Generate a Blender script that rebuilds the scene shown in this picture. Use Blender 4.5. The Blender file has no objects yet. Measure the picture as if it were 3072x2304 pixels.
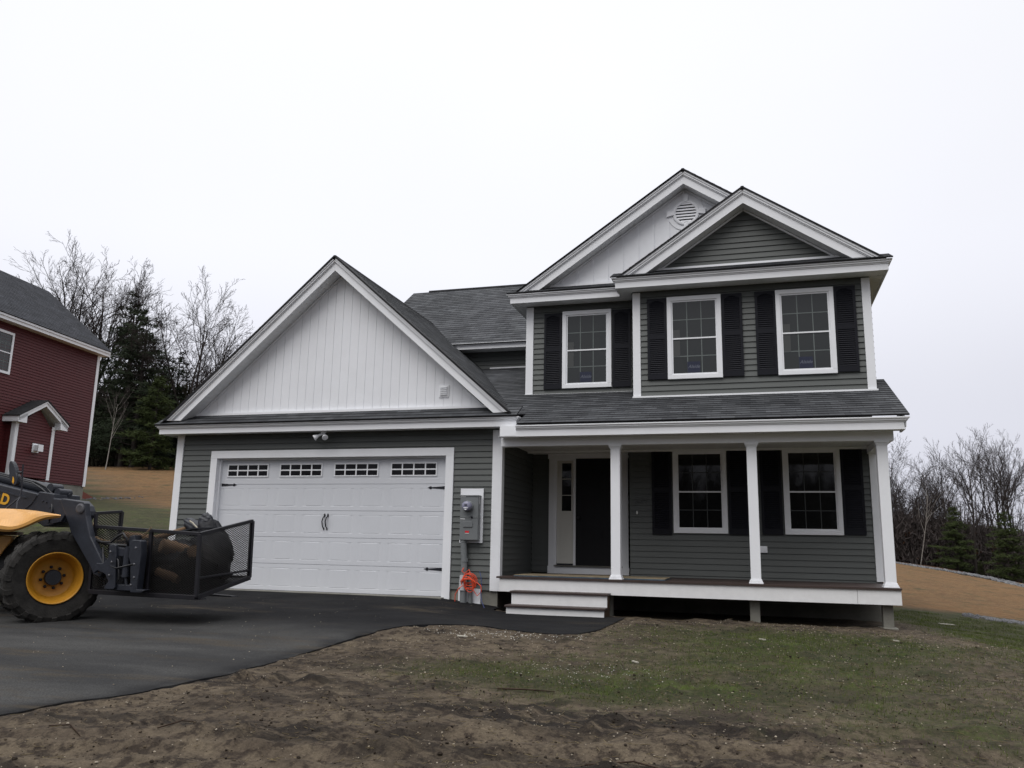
import bpy, math, random
import numpy as np
from mathutils import Vector, Matrix
random.seed(7); rng = np.random.default_rng(11)
sc = bpy.context.scene
COL = sc.collection
R_ = math.radians

# ------------------------------------------------------------------ helpers
class MB:
    def __init__(s): s.v=[]; s.f=[]; s.uv=[]
    def face(s, pts, uv=None):
        b=len(s.v); s.v.extend([tuple(p) for p in pts]); s.f.append(tuple(range(b,b+len(pts))))
        s.uv.extend(uv if uv else [(0,0)]*len(pts))
    def box(s, x0,x1,y0,y1,z0,z1):
        if x0>x1:x0,x1=x1,x0
        if y0>y1:y0,y1=y1,y0
        if z0>z1:z0,z1=z1,z0
        c=[(x0,y0,z0),(x1,y0,z0),(x1,y1,z0),(x0,y1,z0),(x0,y0,z1),(x1,y0,z1),(x1,y1,z1),(x0,y1,z1)]
        s.hull8(c)
    def hull8(s,c):
        b=len(s.v); s.v.extend([tuple(p) for p in c])
        for q in ((0,3,2,1),(4,5,6,7),(0,1,5,4),(1,2,6,5),(2,3,7,6),(3,0,4,7)):
            s.f.append(tuple(b+i for i in q)); s.uv.extend([(0,0)]*4)
    def prism(s, pts, a0, a1, axis='y', flip=False):
        """outline pts (2D) extruded along an axis; y: (x,z); x: (y,z); z: (x,y)"""
        def P(p,a): return {'y':(p[0],a,p[1]),'x':(a,p[0],p[1]),'z':(p[0],p[1],a)}[axis]
        n=len(pts); b=len(s.v)
        s.v.extend([P(p,a0) for p in pts]); s.v.extend([P(p,a1) for p in pts])
        s.f.append(tuple(b+i for i in range(n))); s.f.append(tuple(b+n+i for i in reversed(range(n)))); s.uv.extend([(0,0)]*(2*n))
        for i in range(n):
            j=(i+1)%n; s.f.append((b+i,b+n+i,b+n+j,b+j)); s.uv.extend([(0,0)]*4)
    def tube(s, pts, rads, k=6, cap=True):
        pts=[Vector(p) for p in pts]
        if not hasattr(rads,'__len__'): rads=[rads]*len(pts)
        b=len(s.v); prev=None
        for i,p in enumerate(pts):
            d=(pts[min(i+1,len(pts)-1)]-pts[max(i-1,0)])
            if d.length<1e-9: d=Vector((0,0,1))
            d.normalize()
            if prev is None:
                a=Vector((0,0,1)) if abs(d.z)<.9 else Vector((1,0,0))
                u=d.cross(a).normalized()
            else:
                u=(prev-d*prev.dot(d)); u=u.normalized() if u.length>1e-6 else d.orthogonal().normalized()
            prev=u; w=d.cross(u)
            for j in range(k):
                t=2*math.pi*j/k
                q=p+(u*math.cos(t)+w*math.sin(t))*rads[i]; s.v.append(q[:])
        for i in range(len(pts)-1):
            for j in range(k):
                a=b+i*k+j; c=b+i*k+(j+1)%k
                s.f.append((a,c,c+k,a+k)); s.uv.extend([(0,0)]*4)
        if cap:
            s.f.append(tuple(b+j for j in reversed(range(k)))); s.uv.extend([(0,0)]*k)
            e=b+(len(pts)-1)*k; s.f.append(tuple(e+j for j in range(k))); s.uv.extend([(0,0)]*k)
    def lathe(s, prof, M, k=40):
        """prof: (r, a) pairs revolved about local Z axis of matrix M"""
        b=len(s.v); n=len(prof)
        for r,a in prof:
            for j in range(k):
                t=2*math.pi*j/k; s.v.append((M@Vector((r*math.cos(t),r*math.sin(t),a)))[:])
        for i in range(n-1):
            for j in range(k):
                a=b+i*k+j; c=b+i*k+(j+1)%k
                s.f.append((a,c,c+k,a+k)); s.uv.extend([(0,0)]*4)
    def build(s, name, mat=None, parent=None, smooth=False, bevel=0, M=None):
        me=bpy.data.meshes.new(name); me.from_pydata(s.v,[],s.f)
        if any(u!=(0,0) for u in s.uv):
            l=me.uv_layers.new(name='UVMap'); l.data.foreach_set('uv',np.array(s.uv,dtype=np.float32).ravel())
        if mat: me.materials.append(mat)
        if smooth: me.polygons.foreach_set('use_smooth',[True]*len(me.polygons))
        me.update()
        o=bpy.data.objects.new(name,me); COL.objects.link(o)
        if parent: o.parent=parent
        if M is not None: o.matrix_local=M
        if bevel:
            m=o.modifiers.new('bevel','BEVEL'); m.width=bevel; m.segments=2; m.limit_method='ANGLE'; m.angle_limit=R_(40)
        return o
def tag(o,label=None,cat=None,group=None,kind=None):
    for k,v in (('label',label),('category',cat),('group',group),('kind',kind)):
        if v: o[k]=v
    return o
def empty(name,loc=(0,0,0),rz=0,label=None,cat=None,group=None):
    o=bpy.data.objects.new(name,None); COL.objects.link(o); o.location=loc; o.rotation_euler=(0,0,rz); o.empty_display_size=.3
    return tag(o,label,cat,group)
def children(o): return [c for c in bpy.data.objects if c.parent==o]
def copy_tree(o,parent=None,**kw):
    c=o.copy(); COL.objects.link(c); c.parent=parent
    for ch in children(o): copy_tree(ch,c)
    return c

# 2D polygon clip to lo<=p[ax]<=hi (convex)
def clip(poly,ax,lo,hi):
    def half(P,f):
        out=[]
        for i in range(len(P)):
            a=P[i];b=P[(i+1)%len(P)];fa,fb=f(a),f(b)
            if fa>=0: out.append(a)
            if (fa>=0)!=(fb>=0):
                t=fa/(fa-fb); out.append((a[0]+(b[0]-a[0])*t,a[1]+(b[1]-a[1])*t))
        return out
    P=half(poly,lambda p:p[ax]-lo)
    if len(P)>2: P=half(P,lambda p:hi-p[ax])
    return P if len(P)>2 else []
def courses(mb,poly,O,U,V,N,exp,lift,v_origin=0.0):
    """lapped courses (siding, shingles) over a convex polygon in (u,v)"""
    O,U,V,N=Vector(O),Vector(U),Vector(V),Vector(N)
    vs=[p[1] for p in poly]; k0=math.floor((min(vs)-v_origin)/exp)-1; k1=math.ceil((max(vs)-v_origin)/exp)+1
    for k in range(k0,k1):
        a=v_origin+k*exp; b=a+exp
        P=clip(poly,1,a,b)
        if not P: continue
        if max(p[1] for p in P)-min(p[1] for p in P)<1e-4: continue
        mb.face([O+U*p[0]+V*p[1]+N*(lift*(1-(p[1]-a)/exp)) for p in P],[(p[0],p[1]) for p in P])
        bot=[p for p in P if abs(p[1]-a)<1e-6]
        if len(bot)>=2:
            l=min(bot)[0]; r=max(bot)[0]
            if r-l>1e-4:
                mb.face([O+U*l+V*a+N*lift,O+U*r+V*a+N*lift,O+U*r+V*a,O+U*l+V*a],[(l,a),(r,a),(r,a-.004),(l,a-.004)])
def boards(mb,poly,O,U,V,N,width,gap,thick,u_origin=0.0,ax=0,back=True):
    """separate boards side by side (along axis ax of the polygon), proud of a backing sheet"""
    O,U,V,N=Vector(O),Vector(U),Vector(V),Vector(N)
    us=[p[ax] for p in poly]; k0=math.floor((min(us)-u_origin)/width)-1; k1=math.ceil((max(us)-u_origin)/width)+1
    W=lambda p,h:O+U*p[0]+V*p[1]+N*h
    if back: mb.face([W(p,0) for p in poly])
    for k in range(k0,k1):
        a=u_origin+k*width; P=clip(poly,ax,a,a+width-gap)
        if not P: continue
        mb.face([W(p,thick) for p in P],[(p[0],p[1]) for p in P])
        n=len(P)
        for i in range(n):
            j=(i+1)%n; mb.face([W(P[i],thick),W(P[j],thick),W(P[j],0),W(P[i],0)])

# ------------------------------------------------------------------ materials
def mat(name,color,rough=.6,spec=.4,metal=0,noise=None,bump=None,streak=None,coat=0):
    """noise=(scale, amount[, stretch]) colour variation; bump=(scale,strength)"""
    m=bpy.data.materials.new(name); m.use_nodes=True; nt=m.node_tree; N=nt.nodes; L=nt.links
    b=N['Principled BSDF']; b.inputs['Roughness'].default_value=rough; b.inputs['Metallic'].default_value=metal
    b.inputs['Specular IOR Level'].default_value=spec; b.inputs['Base Color'].default_value=(*color,1)
    if coat: b.inputs['Coat Weight'].default_value=coat
    tc=N.new('ShaderNodeTexCoord')
    if noise:
        mp=N.new('ShaderNodeMapping'); L.new(tc.outputs['Object'],mp.inputs['Vector'])
        if len(noise)>2: mp.inputs['Scale'].default_value=noise[2]
        nz=N.new('ShaderNodeTexNoise'); nz.inputs['Scale'].default_value=noise[0]; nz.inputs['Detail'].default_value=6; nz.inputs['Roughness'].default_value=.65
        L.new(mp.outputs[0],nz.inputs['Vector'])
        mr=N.new('ShaderNodeMapRange'); mr.inputs['From Min'].default_value=.25; mr.inputs['From Max'].default_value=.75
        mr.inputs['To Min'].default_value=1-noise[1]; mr.inputs['To Max'].default_value=1+noise[1]; L.new(nz.outputs['Fac'],mr.inputs['Value'])
        mx=N.new('ShaderNodeMix'); mx.data_type='RGBA'; mx.blend_type='MULTIPLY'; mx.inputs[0].default_value=1
        mx.inputs[6].default_value=(*color,1); L.new(mr.outputs[0],mx.inputs[7]); L.new(mx.outputs[2],b.inputs['Base Color'])
    if bump:
        nb=N.new('ShaderNodeTexNoise'); nb.inputs['Scale'].default_value=bump[0]; nb.inputs['Detail'].default_value=4; L.new(tc.outputs['Object'],nb.inputs['Vector'])
        bp=N.new('ShaderNodeBump'); bp.inputs['Strength'].default_value=bump[1]; bp.inputs['Distance'].default_value=.02
        L.new(nb.outputs['Fac'],bp.inputs['Height']); L.new(bp.outputs[0],b.inputs['Normal'])
    return m
WHITE=mat('white_trim_paint',(.80,.81,.835),.5,.4,noise=(1.3,.05))
WHITEV=mat('white_vinyl',(.78,.79,.82),.55,.35,noise=(.9,.06))
WGAR=mat('garage_door_paint',(.62,.635,.67),.45,.4,noise=(.8,.04),bump=(260,.05))
SOFF=mat('white_soffit_vinyl',(.76,.77,.78),.6,.3,noise=(2,.05))
SKIRT=mat('porch_skirt_board',(.72,.72,.72),.6,.3,noise=(6,.07),bump=(90,.06))
SIDE=mat('grey_green_vinyl_siding',(.093,.100,.096),.5,.35,noise=(.9,.09,(1,1,3)))
RED=mat('barn_red_vinyl_siding',(.080,.0145,.0160),.55,.25,noise=(.7,.1))
SHUT=mat('blue_black_shutter_vinyl',(.006,.0065,.011),.55,.22)
DOORB=mat('black_door_paint',(.004,.004,.006),.55,.25)
CREAM=mat('sidelight_paint',(.60,.59,.545),.5,.4)
CONC=mat('grey_concrete',(.20,.195,.17),.85,.2,noise=(2.2,.28),bump=(30,.3))
DECKM=mat('brown_composite_deck',(.048,.033,.029),.5,.35,noise=(3,.25,(1,14,1)))
IRON=mat('black_iron',(.008,.008,.014),.5,.4)
DARKIN=mat('dark_void',(.004,.004,.004),.9,.1)
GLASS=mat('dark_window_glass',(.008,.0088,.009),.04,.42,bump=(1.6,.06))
GLASSU=mat('upper_window_glass',(.024,.027,.027),.05,.5,bump=(1.6,.06))  # lighter base colour paints greenish reflections into the glass
GRILLE=mat('window_grille_pale',(.13,.15,.146),.5,.4)
GRAYBOX=mat('grey_meter_enamel',(.155,.165,.17),.4,.5,noise=(5,.06))
PVC=mat('grey_pvc_conduit',(.16,.17,.175),.5,.4,noise=(7,.08))
METERG=mat('meter_glass',(.22,.22,.30),.15,.6)
ORANGE=mat('orange_cord',(.75,.085,.03),.5,.4)
BLUEC=mat('blue_cable',(.03,.045,.14),.5,.4)
TAN=mat('tan_board',(.22,.18,.12),.7,.2,noise=(4,.3))
BLUEB=mat('blue_foam_edge',(.05,.09,.13),.6,.3,noise=(8,.4))
def shingle(name,c1,c2):
    m=bpy.data.materials.new(name); m.use_nodes=True; nt=m.node_tree; N=nt.nodes; L=nt.links; b=N['Principled BSDF']
    b.inputs['Roughness'].default_value=.88; b.inputs['Specular IOR Level'].default_value=.25
    uv=N.new('ShaderNodeUVMap')
    def brick(w,h,off,ca,cb,bias=0):
        t=N.new('ShaderNodeTexBrick'); t.inputs['Scale'].default_value=1; t.inputs['Brick Width'].default_value=w; t.inputs['Row Height'].default_value=h
        t.inputs['Mortar Size'].default_value=.0035; t.inputs['Mortar Smooth'].default_value=.3; t.offset=off; t.squash=1; t.inputs['Bias'].default_value=bias
        t.inputs['Color1'].default_value=(*ca,1); t.inputs['Color2'].default_value=(*cb,1); t.inputs['Mortar'].default_value=(.024,.024,.026,1)
        L.new(uv.outputs[0],t.inputs['Vector']); return t
    a=brick(.235,.1425,.37,c1,c2); a2=brick(.61,.1425,.61,(.72,.72,.72),(1.18,1.18,1.18)); a2.inputs['Mortar Size'].default_value=0
    mx=N.new('ShaderNodeMix'); mx.data_type='RGBA'; mx.blend_type='MULTIPLY'; mx.inputs[0].default_value=.8; L.new(a.outputs['Color'],mx.inputs[6]); L.new(a2.outputs['Color'],mx.inputs[7])
    nz=N.new('ShaderNodeTexNoise'); nz.inputs['Scale'].default_value=2.2; nz.inputs['Detail'].default_value=8; nz.inputs['Roughness'].default_value=.75
    tc=N.new('ShaderNodeTexCoord'); L.new(tc.outputs['Object'],nz.inputs['Vector'])
    mr=N.new('ShaderNodeMapRange'); mr.inputs['From Min'].default_value=.3; mr.inputs['From Max'].default_value=.7; mr.inputs['To Min'].default_value=.7; mr.inputs['To Max'].default_value=1.3; L.new(nz.outputs[0],mr.inputs[0])
    m2=N.new('ShaderNodeMix'); m2.data_type='RGBA'; m2.blend_type='MULTIPLY'; m2.inputs[0].default_value=1; L.new(mx.outputs[2],m2.inputs[6]); L.new(mr.outputs[0],m2.inputs[7])
    L.new(m2.outputs[2],b.inputs['Base Color'])
    bp=N.new('ShaderNodeBump'); bp.inputs['Strength'].default_value=.5; bp.inputs['Distance'].default_value=.008; L.new(a.outputs['Fac'],bp.inputs['Height']); bp.invert=True
    L.new(bp.outputs[0],b.inputs['Normal'])
    return m
SHING=shingle('charcoal_shingles',(.036,.038,.042),(.068,.071,.076))
SHINGR=shingle('dark_shingles',(.022,.024,.030),(.036,.038,.046))

# ------------------------------------------------------------------ terrain
def vnoise(x,y,seed=0):
    x=np.asarray(x,float);y=np.asarray(y,float)
    xi=np.floor(x).astype(np.int64);yi=np.floor(y).astype(np.int64);fx=x-xi;fy=y-yi
    fx=fx*fx*(3-2*fx);fy=fy*fy*(3-2*fy)
    def h(a,b):
        n=(a*374761393+b*668265263+seed*974711)&0x7fffffff
        n=((n^(n>>13))*1274126177)&0x7fffffff
        return ((n^(n>>16))&0xffff)/65535.
    return (h(xi,yi)*(1-fx)+h(xi+1,yi)*fx)*(1-fy)+(h(xi,yi+1)*(1-fx)+h(xi+1,yi+1)*fx)*fy
def fbm(x,y,sc_,oct=4,seed=0):
    t=0;a=1;s=0
    for i in range(oct):
        t=t+a*vnoise(np.asarray(x)*sc_*2**i+17.3*i,np.asarray(y)*sc_*2**i-9.1*i,seed+i);s+=a;a*=.5
    return t/s
def near_form(x,y):
    t=max(0,-y); xr=min(max((x-4.8)/1.5,0),1)
    return -.195-.165*xr*max(0,1-t/3.2)-.045*t
CP=[]
for x in (-1.2,1.5,4,5.6,7.5,10,12.3):
    for y in (-15,-11,-7,-4,-2,-.8,0): CP.append((x,y,near_form(x,y)))
for x in (2,6,10): CP.append((x,3,-.25 if x<5 else -.38)); CP.append((x,8,.1 if x<5 else -.3))
CP+=[(14.5,0,-.62),(14,3.6,-.6),(15.4,7.9,-.66),(13.4,7.3,-.47),(15,-5,-.78),(16,-10,-.9),(22,-6,-1.2),(18.8,25.9,-.3),(18.6,41.7,.12),(22.5,36.6,-.55),(23.3,34.8,-.85),
 (20.3,52.8,.09),(22.7,57.8,0),(23.4,50.6,-.26),(24.5,49.9,-.52),(26.9,50.8,-1.05),(28.7,55.6,-1.27),(40,45,-3),(10,30,.6),(8,60,2),
 (-4,2.9,.8),(-4.5,-1,.15),(-4,-6,-.35),(-5,-12,-.7),(-16.5,13.8,2.27),(-7.5,8.1,1.55),(-13.4,12.6,2.15),(-21,18.6,3.2),(-36.4,34.8,5.8),(-30.2,36.6,5.95),(-46,38,6.4),(-20,41.6,5.4),(-42,43.5,6.8),
 (-25,0,1.5),(-14,4,1.3),(-15,-12,-.2),(-40,0,3),(0,20,1.6),(-5,30,3.2),(0,50,3.8),(0,-40,-1.5),(30,-30,-2),(-30,-35,-1),(60,0,-4),(60,60,-4),(-70,60,9),(-70,0,5),(0,110,6),(70,110,-2),(-70,110,12),(0,-100,-2),(80,-90,-4),(-80,-90,2)]
CP=np.array(CP)
def tps_fit(P,lam=.02):
    n=len(P); d=np.hypot(P[:,None,0]-P[None,:,0],P[:,None,1]-P[None,:,1])
    K=np.where(d>0,d*d*np.log(np.maximum(d,1e-9)),0)+np.eye(n)*lam
    Q=np.c_[np.ones(n),P[:,:2]]; A=np.block([[K,Q],[Q.T,np.zeros((3,3))]])
    return np.linalg.solve(A,np.r_[P[:,2],0,0,0])
TW=tps_fit(CP)
def base(x,y):
    x=np.asarray(x,float);y=np.asarray(y,float);sh=x.shape;x=x.ravel();y=y.ravel();out=np.empty(len(x))
    for i in range(0,len(x),20000):
        a=x[i:i+20000];b=y[i:i+20000]
        d=np.hypot(a[:,None]-CP[None,:,0],b[:,None]-CP[None,:,1]); K=np.where(d>0,d*d*np.log(np.maximum(d,1e-9)),0)
        out[i:i+20000]=K@TW[:-3]+TW[-3]+TW[-2]*a+TW[-1]*b
    # the built-up apron by the garage and walk follows the simple grade
    w=np.clip((x+3.5)/1.5,0,1)*np.clip((13.2-x)/1.2,0,1)*np.clip((2-y)/1.5,0,1)*np.clip((y+17)/2,0,1)
    t=np.maximum(0,-y);xr=np.clip((x-4.8)/1.5,0,1);nf=-.195-.165*xr*np.maximum(0,1-t/3.2)-.045*t
    return (out*(1-w)+nf*w).reshape(sh)
EX=[(4.75,-17),(4.77,-8.9),(4.93,-8.35),(5.18,-8.0),(5.37,-7.35),(5.5,-6.5),(5.54,-5.6),(5.56,-4.6),(5.6,-4.0),(5.68,-3.55)]
def edge_x(y): return np.interp(y,[p[1] for p in EX],[p[0] for p in EX])
WB=[(5.68,-3.55),(5.85,-3.33),(6.1,-3.2),(6.44,-3.12),(6.75,-3.2),(7.0,-3.33),(7.4,-3.5),(7.8,-3.56),(8.05,-3.5),(8.18,-3.2),(8.24,-2.8)]
def walk_y(x): return np.interp(x,[p[0] for p in WB],[p[1] for p in WB])
def on_asphalt(x,y,m=0.):
    x=np.asarray(x);y=np.asarray(y)
    a=(y<=-3.5)&(x<edge_x(y)+m)&(x>-4-m)
    b=(y>-3.5)&(y<.05)&(x<5.96+m*0)&(x>-1.3-m)
    c=(y>-3.6)&(y<-.75)&(x<8.2+m)&(x>5)&(y>walk_y(x)-m)
    return a|b|c
def gaus(x,y,cx,cy,sx,sy,rot=0):
    c,s=math.cos(rot),math.sin(rot);dx=x-cx;dy=y-cy
    u=(dx*c+dy*s)/sx;v=(-dx*s+dy*c)/sy
    return np.exp(-(u*u+v*v))
def zones(x,y):
    """grass, mulch, dark wet soil"""
    n1=fbm(x,y,.55,4,3);n2=fbm(x,y,2.3,3,9)
    g=(1.0*gaus(x,y,10.9,-2.9,2.2,1.3)+.75*gaus(x,y,10.3,-5.2,2.4,1.3,.25)+.55*gaus(x,y,7.6,-6.1,1.0,.55,.1)+.7*gaus(x,y,9.3,-6.6,1.1,.5,.2)+.55*gaus(x,y,11.8,-7.0,1.2,1.0))
    g=g*(.55+1.0*n1)
    right=np.clip((x-12.3-.35*np.clip(-y-2,0,9)*0)/1.0,0,1)*np.clip((y+9.0-.0*x)/3,0,1)
    g=np.maximum(g,right*(.75+.3*n1))
    back=np.clip((y-2.5)/1.5,0,1)*np.clip((x-11)/1,0,1); g=np.maximum(g,back)
    left=np.clip((-1.2-x)/.5,0,1); g=np.maximum(g,left*(.7+.5*n1))
    # brown patch along the house right corner
    g=g*(1-.8*gaus(x,y,12.6,-1.9,.9,.55,-.5))
    # far brown mulch slopes
    yr=7.4+ (x-13.4)*.28+ .35*(n2-.5)
    mr=np.clip((y-yr)/.5,0,1)*np.clip((x-9)/2,0,1)
    # left: boundary runs from (-7.5,8.1) to (-21,18.6)
    yl=8.1+(-7.5-x)*.78+1.0*(n1-.5)*3
    ml=np.clip((y-yl-.2)/.8,0,1)*np.clip((2-x)/2,0,1)
    m=np.maximum(mr,ml)
    g=g*(1-m)
    d=np.clip((fbm(x*.35+y*.12,y*2.2,.9,4,21)-.47)*6,0,1)*np.clip((-5.2-y)/1.5,0,1)*np.clip((13-x)/2,0,1)
    d=np.maximum(d,.8*np.clip((fbm(x,y,1.6,3,31)-.55)*5,0,1)*np.clip((1.0-y)/1,0,1)*np.clip((x-5)/1,0,1)*np.clip((13.5-x),0,1))
    fl=np.clip((y-44)/3,0,1)*np.clip((x-5)/5,0,1)+np.clip((y-33-(x+36)*.25)/2.5,0,1)*np.clip((-x-5)/4,0,1)
    return np.clip(g,0,1),np.clip(m,0,1),np.clip(d,0,1),np.clip(fl,0,1)
def rough_h(x,y):
    g,m,d,fl=zones(x,y)
    near=np.clip((15-x)/1,0,1)*np.clip((x+3)/1,0,1)*np.clip((3-y)/1,0,1)*np.clip((y+14)/2,0,1)
    clod=np.maximum(fbm(x,y,5.5,3,41)-.5,0)*.16*(.35+d)
    r=(fbm(x,y,.8,3,51)-.5)*.05+(fbm(x,y,3.2,3,61)-.5)*.028+clod*near
    r=r+((fbm(x,y,8.5,3,141)-.5)*.022+(fbm(x,y,2.0,2,151)-.5)*.03)*near
    # tyre ruts running across the foreground
    for (ax,ay,bx,by) in ((5.6,-9.6,13.5,-7.3),(6.3,-9.0,13.6,-6.6)):
        L=math.hypot(bx-ax,by-ay);dd=((x-ax)*(by-ay)-(y-ay)*(bx-ax))/L+.15*(fbm(x,y,.5,2,71)-.5)
        r=r-.03*np.exp(-(dd/.11)**2)*near+.022*np.exp(-((np.abs(dd)-.2)/.07)**2)*near*(.4+1.2*fbm(x,y,6,2,81))
    far=(1-near)*.6+.4
    return r*(near+(1-near)*.5)
def axis(lo,hi,f0,f1,fine,ratio=1.16):
    a=list(np.arange(f0,f1+1e-6,fine)); s=fine;p=a[-1]
    while p<hi: s=min(s*ratio,6);p+=s;a.append(p)
    s=fine;p=a[0];l=[]
    while p>lo: s=min(s*ratio,6);p-=s;l.append(p)
    return np.array(l[::-1]+a)
gx=axis(-160,160,4.4,13.6,.045,1.09); gy=axis(-120,220,-10.2,-1.0,.045,1.09)
X,Y=np.meshgrid(gx,gy); Z=base(X,Y)
asph=on_asphalt(X,Y,-.03)
dist_soft=on_asphalt(X,Y,.12)
H=rough_h(X,Y)
Z=Z+np.where(asph,-.06,np.where(dist_soft,H*.35+.013,H))
# level pad under the buildings
pad=(X>-1.1)&(X<6.0)&(Y>0)&(Y<7.2); Z=np.where(pad,-.5,Z)
und=(X>5.9)&(X<12.4)&(Y>-.1)&(Y<1.8); Z=np.where(und,np.minimum(Z,-.39),Z)
pad2=(X>1.0)&(X<12.35)&(Y>2.0)&(Y<10.6); Z=np.where(pad2,-.6,Z)
nx,ny=len(gx),len(gy)
me=bpy.data.meshes.new('ground'); V=np.c_[X.ravel(),Y.ravel(),Z.ravel()]
idx=np.arange(nx*ny).reshape(ny,nx); Q=np.stack([idx[:-1,:-1],idx[:-1,1:],idx[1:,1:],idx[1:,:-1]],-1).reshape(-1,4)
def mesh_np(me,V,Q):
    k=Q.shape[1]; me.vertices.add(len(V)); me.vertices.foreach_set('co',V.astype(np.float32).ravel())
    me.loops.add(Q.size); me.loops.foreach_set('vertex_index',Q.astype(np.int32).ravel())
    me.polygons.add(len(Q)); me.polygons.foreach_set('loop_start',(np.arange(len(Q))*k).astype(np.int32))
    me.update(calc_edges=True)
mesh_np(me,V,Q); me.polygons.foreach_set('use_smooth',[True]*len(me.polygons))
g,m_,d_,fl=zones(X,Y); ca=me.color_attributes.new('soil','FLOAT_COLOR','POINT')
ca.data.foreach_set('color',np.c_[g.ravel(),m_.ravel(),d_.ravel(),fl.ravel()].astype(np.float32).ravel())
def ground_mat():
    m=bpy.data.materials.new('soil_and_grass'); m.use_nodes=True; nt=m.node_tree; N=nt.nodes; L=nt.links; b=N['Principled BSDF']
    b.inputs['Roughness'].default_value=.95; b.inputs['Specular IOR Level'].default_value=.15
    at=N.new('ShaderNodeAttribute'); at.attribute_name='soil'; sp=N.new('ShaderNodeSeparateColor'); L.new(at.outputs['Color'],sp.inputs[0])
    tc=N.new('ShaderNodeTexCoord')
    def nz(s,det=6,ro=.65,vec=None):
        n=N.new('ShaderNodeTexNoise'); n.inputs['Scale'].default_value=s;n.inputs['Detail'].default_value=det;n.inputs['Roughness'].default_value=ro
        L.new(vec or tc.outputs['Object'],n.inputs['Vector']); return n.outputs['Fac']
    def ramp(f,a,b_):
        r=N.new('ShaderNodeMapRange'); r.interpolation_type='SMOOTHSTEP'; r.inputs[1].default_value=a; r.inputs[2].default_value=b_; L.new(f,r.inputs[0]); return r.outputs[0]
    def mix(f,A,B):
        x=N.new('ShaderNodeMix'); x.data_type='RGBA'
        if isinstance(f,float): x.inputs[0].default_value=f
        else: L.new(f,x.inputs[0])
        for i,c in ((6,A),(7,B)):
            if isinstance(c,tuple): x.inputs[i].default_value=(*c,1)
            else: L.new(c,x.inputs[i])
        return x.outputs[2]
    def mth(op,a,b_):
        x=N.new('ShaderNodeMath'); x.operation=op; x.use_clamp=True
        for i,c in ((0,a),(1,b_)):
            if isinstance(c,(int,float)): x.inputs[i].default_value=c
            else: L.new(c,x.inputs[i])
        return x.outputs[0]
    dirt=mix(ramp(nz(1.1),.35,.65),(.104,.082,.057),(.066,.051,.037))
    dirt=mix(ramp(nz(9,4,.7),.45,.62),dirt,(.032,.024,.018))
    dirt=mix(ramp(nz(2.6,5,.7),.54,.70),dirt,(.112,.089,.062))
    mp=N.new('ShaderNodeMapping'); mp.inputs['Scale'].default_value=(.55,2.6,1); mp.inputs['Rotation'].default_value=(0,0,-.25); L.new(tc.outputs['Object'],mp.inputs[0])
    dk=mth('MULTIPLY',sp.outputs[2],ramp(nz(3.2,6,.75,mp.outputs[0]),.36,.56))
    dirt=mix(dk,dirt,(.017,.0135,.011))
    grass=mix(ramp(nz(2.1),.35,.65),(.034,.038,.014),(.019,.026,.009))
    grass=mix(ramp(nz(1.4,4,.7),.50,.68),grass,(.046,.066,.012))
    grass=mix(ramp(nz(28,3,.6),.45,.7),grass,(.050,.044,.022))
    gm=mth('MULTIPLY',sp.outputs[0],1.25); gf=mth('SUBTRACT',gm,mth('MULTIPLY',ramp(nz(6,5,.7),.4,.65),.45))
    c=mix(gf,dirt,grass)
    mul=mix(ramp(nz(.35),.35,.65),(.122,.064,.027),(.082,.045,.021))
    mul=mix(ramp(nz(5,7,.85),.4,.62),mul,(.150,.092,.042))
    mul=mix(ramp(nz(1.3,5,.7),.52,.70),mul,(.045,.042,.018))
    c=mix(sp.outputs[1],c,mul)
    lf=mix(ramp(nz(1.7),.4,.6),(.075,.034,.018),(.035,.024,.016))
    c=mix(at.outputs['Alpha'],c,lf)
    fine=N.new('ShaderNodeMapRange'); L.new(nz(32,6,.85),fine.inputs[0]); fine.inputs[1].default_value=.3;fine.inputs[2].default_value=.7; fine.inputs[3].default_value=.55; fine.inputs[4].default_value=1.45
    mu=N.new('ShaderNodeMix'); mu.data_type='RGBA'; mu.blend_type='MULTIPLY'; mu.inputs[0].default_value=1; L.new(c,mu.inputs[6]); L.new(fine.outputs[0],mu.inputs[7])
    L.new(mu.outputs[2],b.inputs['Base Color'])
    bp=N.new('ShaderNodeBump'); bp.inputs['Strength'].default_value=.8; bp.inputs['Distance'].default_value=.03; L.new(nz(22,6,.75),bp.inputs['Height']); L.new(bp.outputs[0],b.inputs['Normal'])
    return m
me.materials.append(ground_mat()); go=bpy.data.objects.new('ground',me); COL.objects.link(go); tag(go,kind='structure')
def gz(x,y): return float(base(np.array([x]),np.array([y]))[0])
def gzr(x,y):
    x=np.asarray(x,float);y=np.asarray(y,float); z=base(x,y)
    return np.where(on_asphalt(x,y,-.03),z+.025,z+np.where(on_asphalt(x,y,.12),.35,1)*rough_h(x,y)+np.where(on_asphalt(x,y,.12),.013,0))

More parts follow.
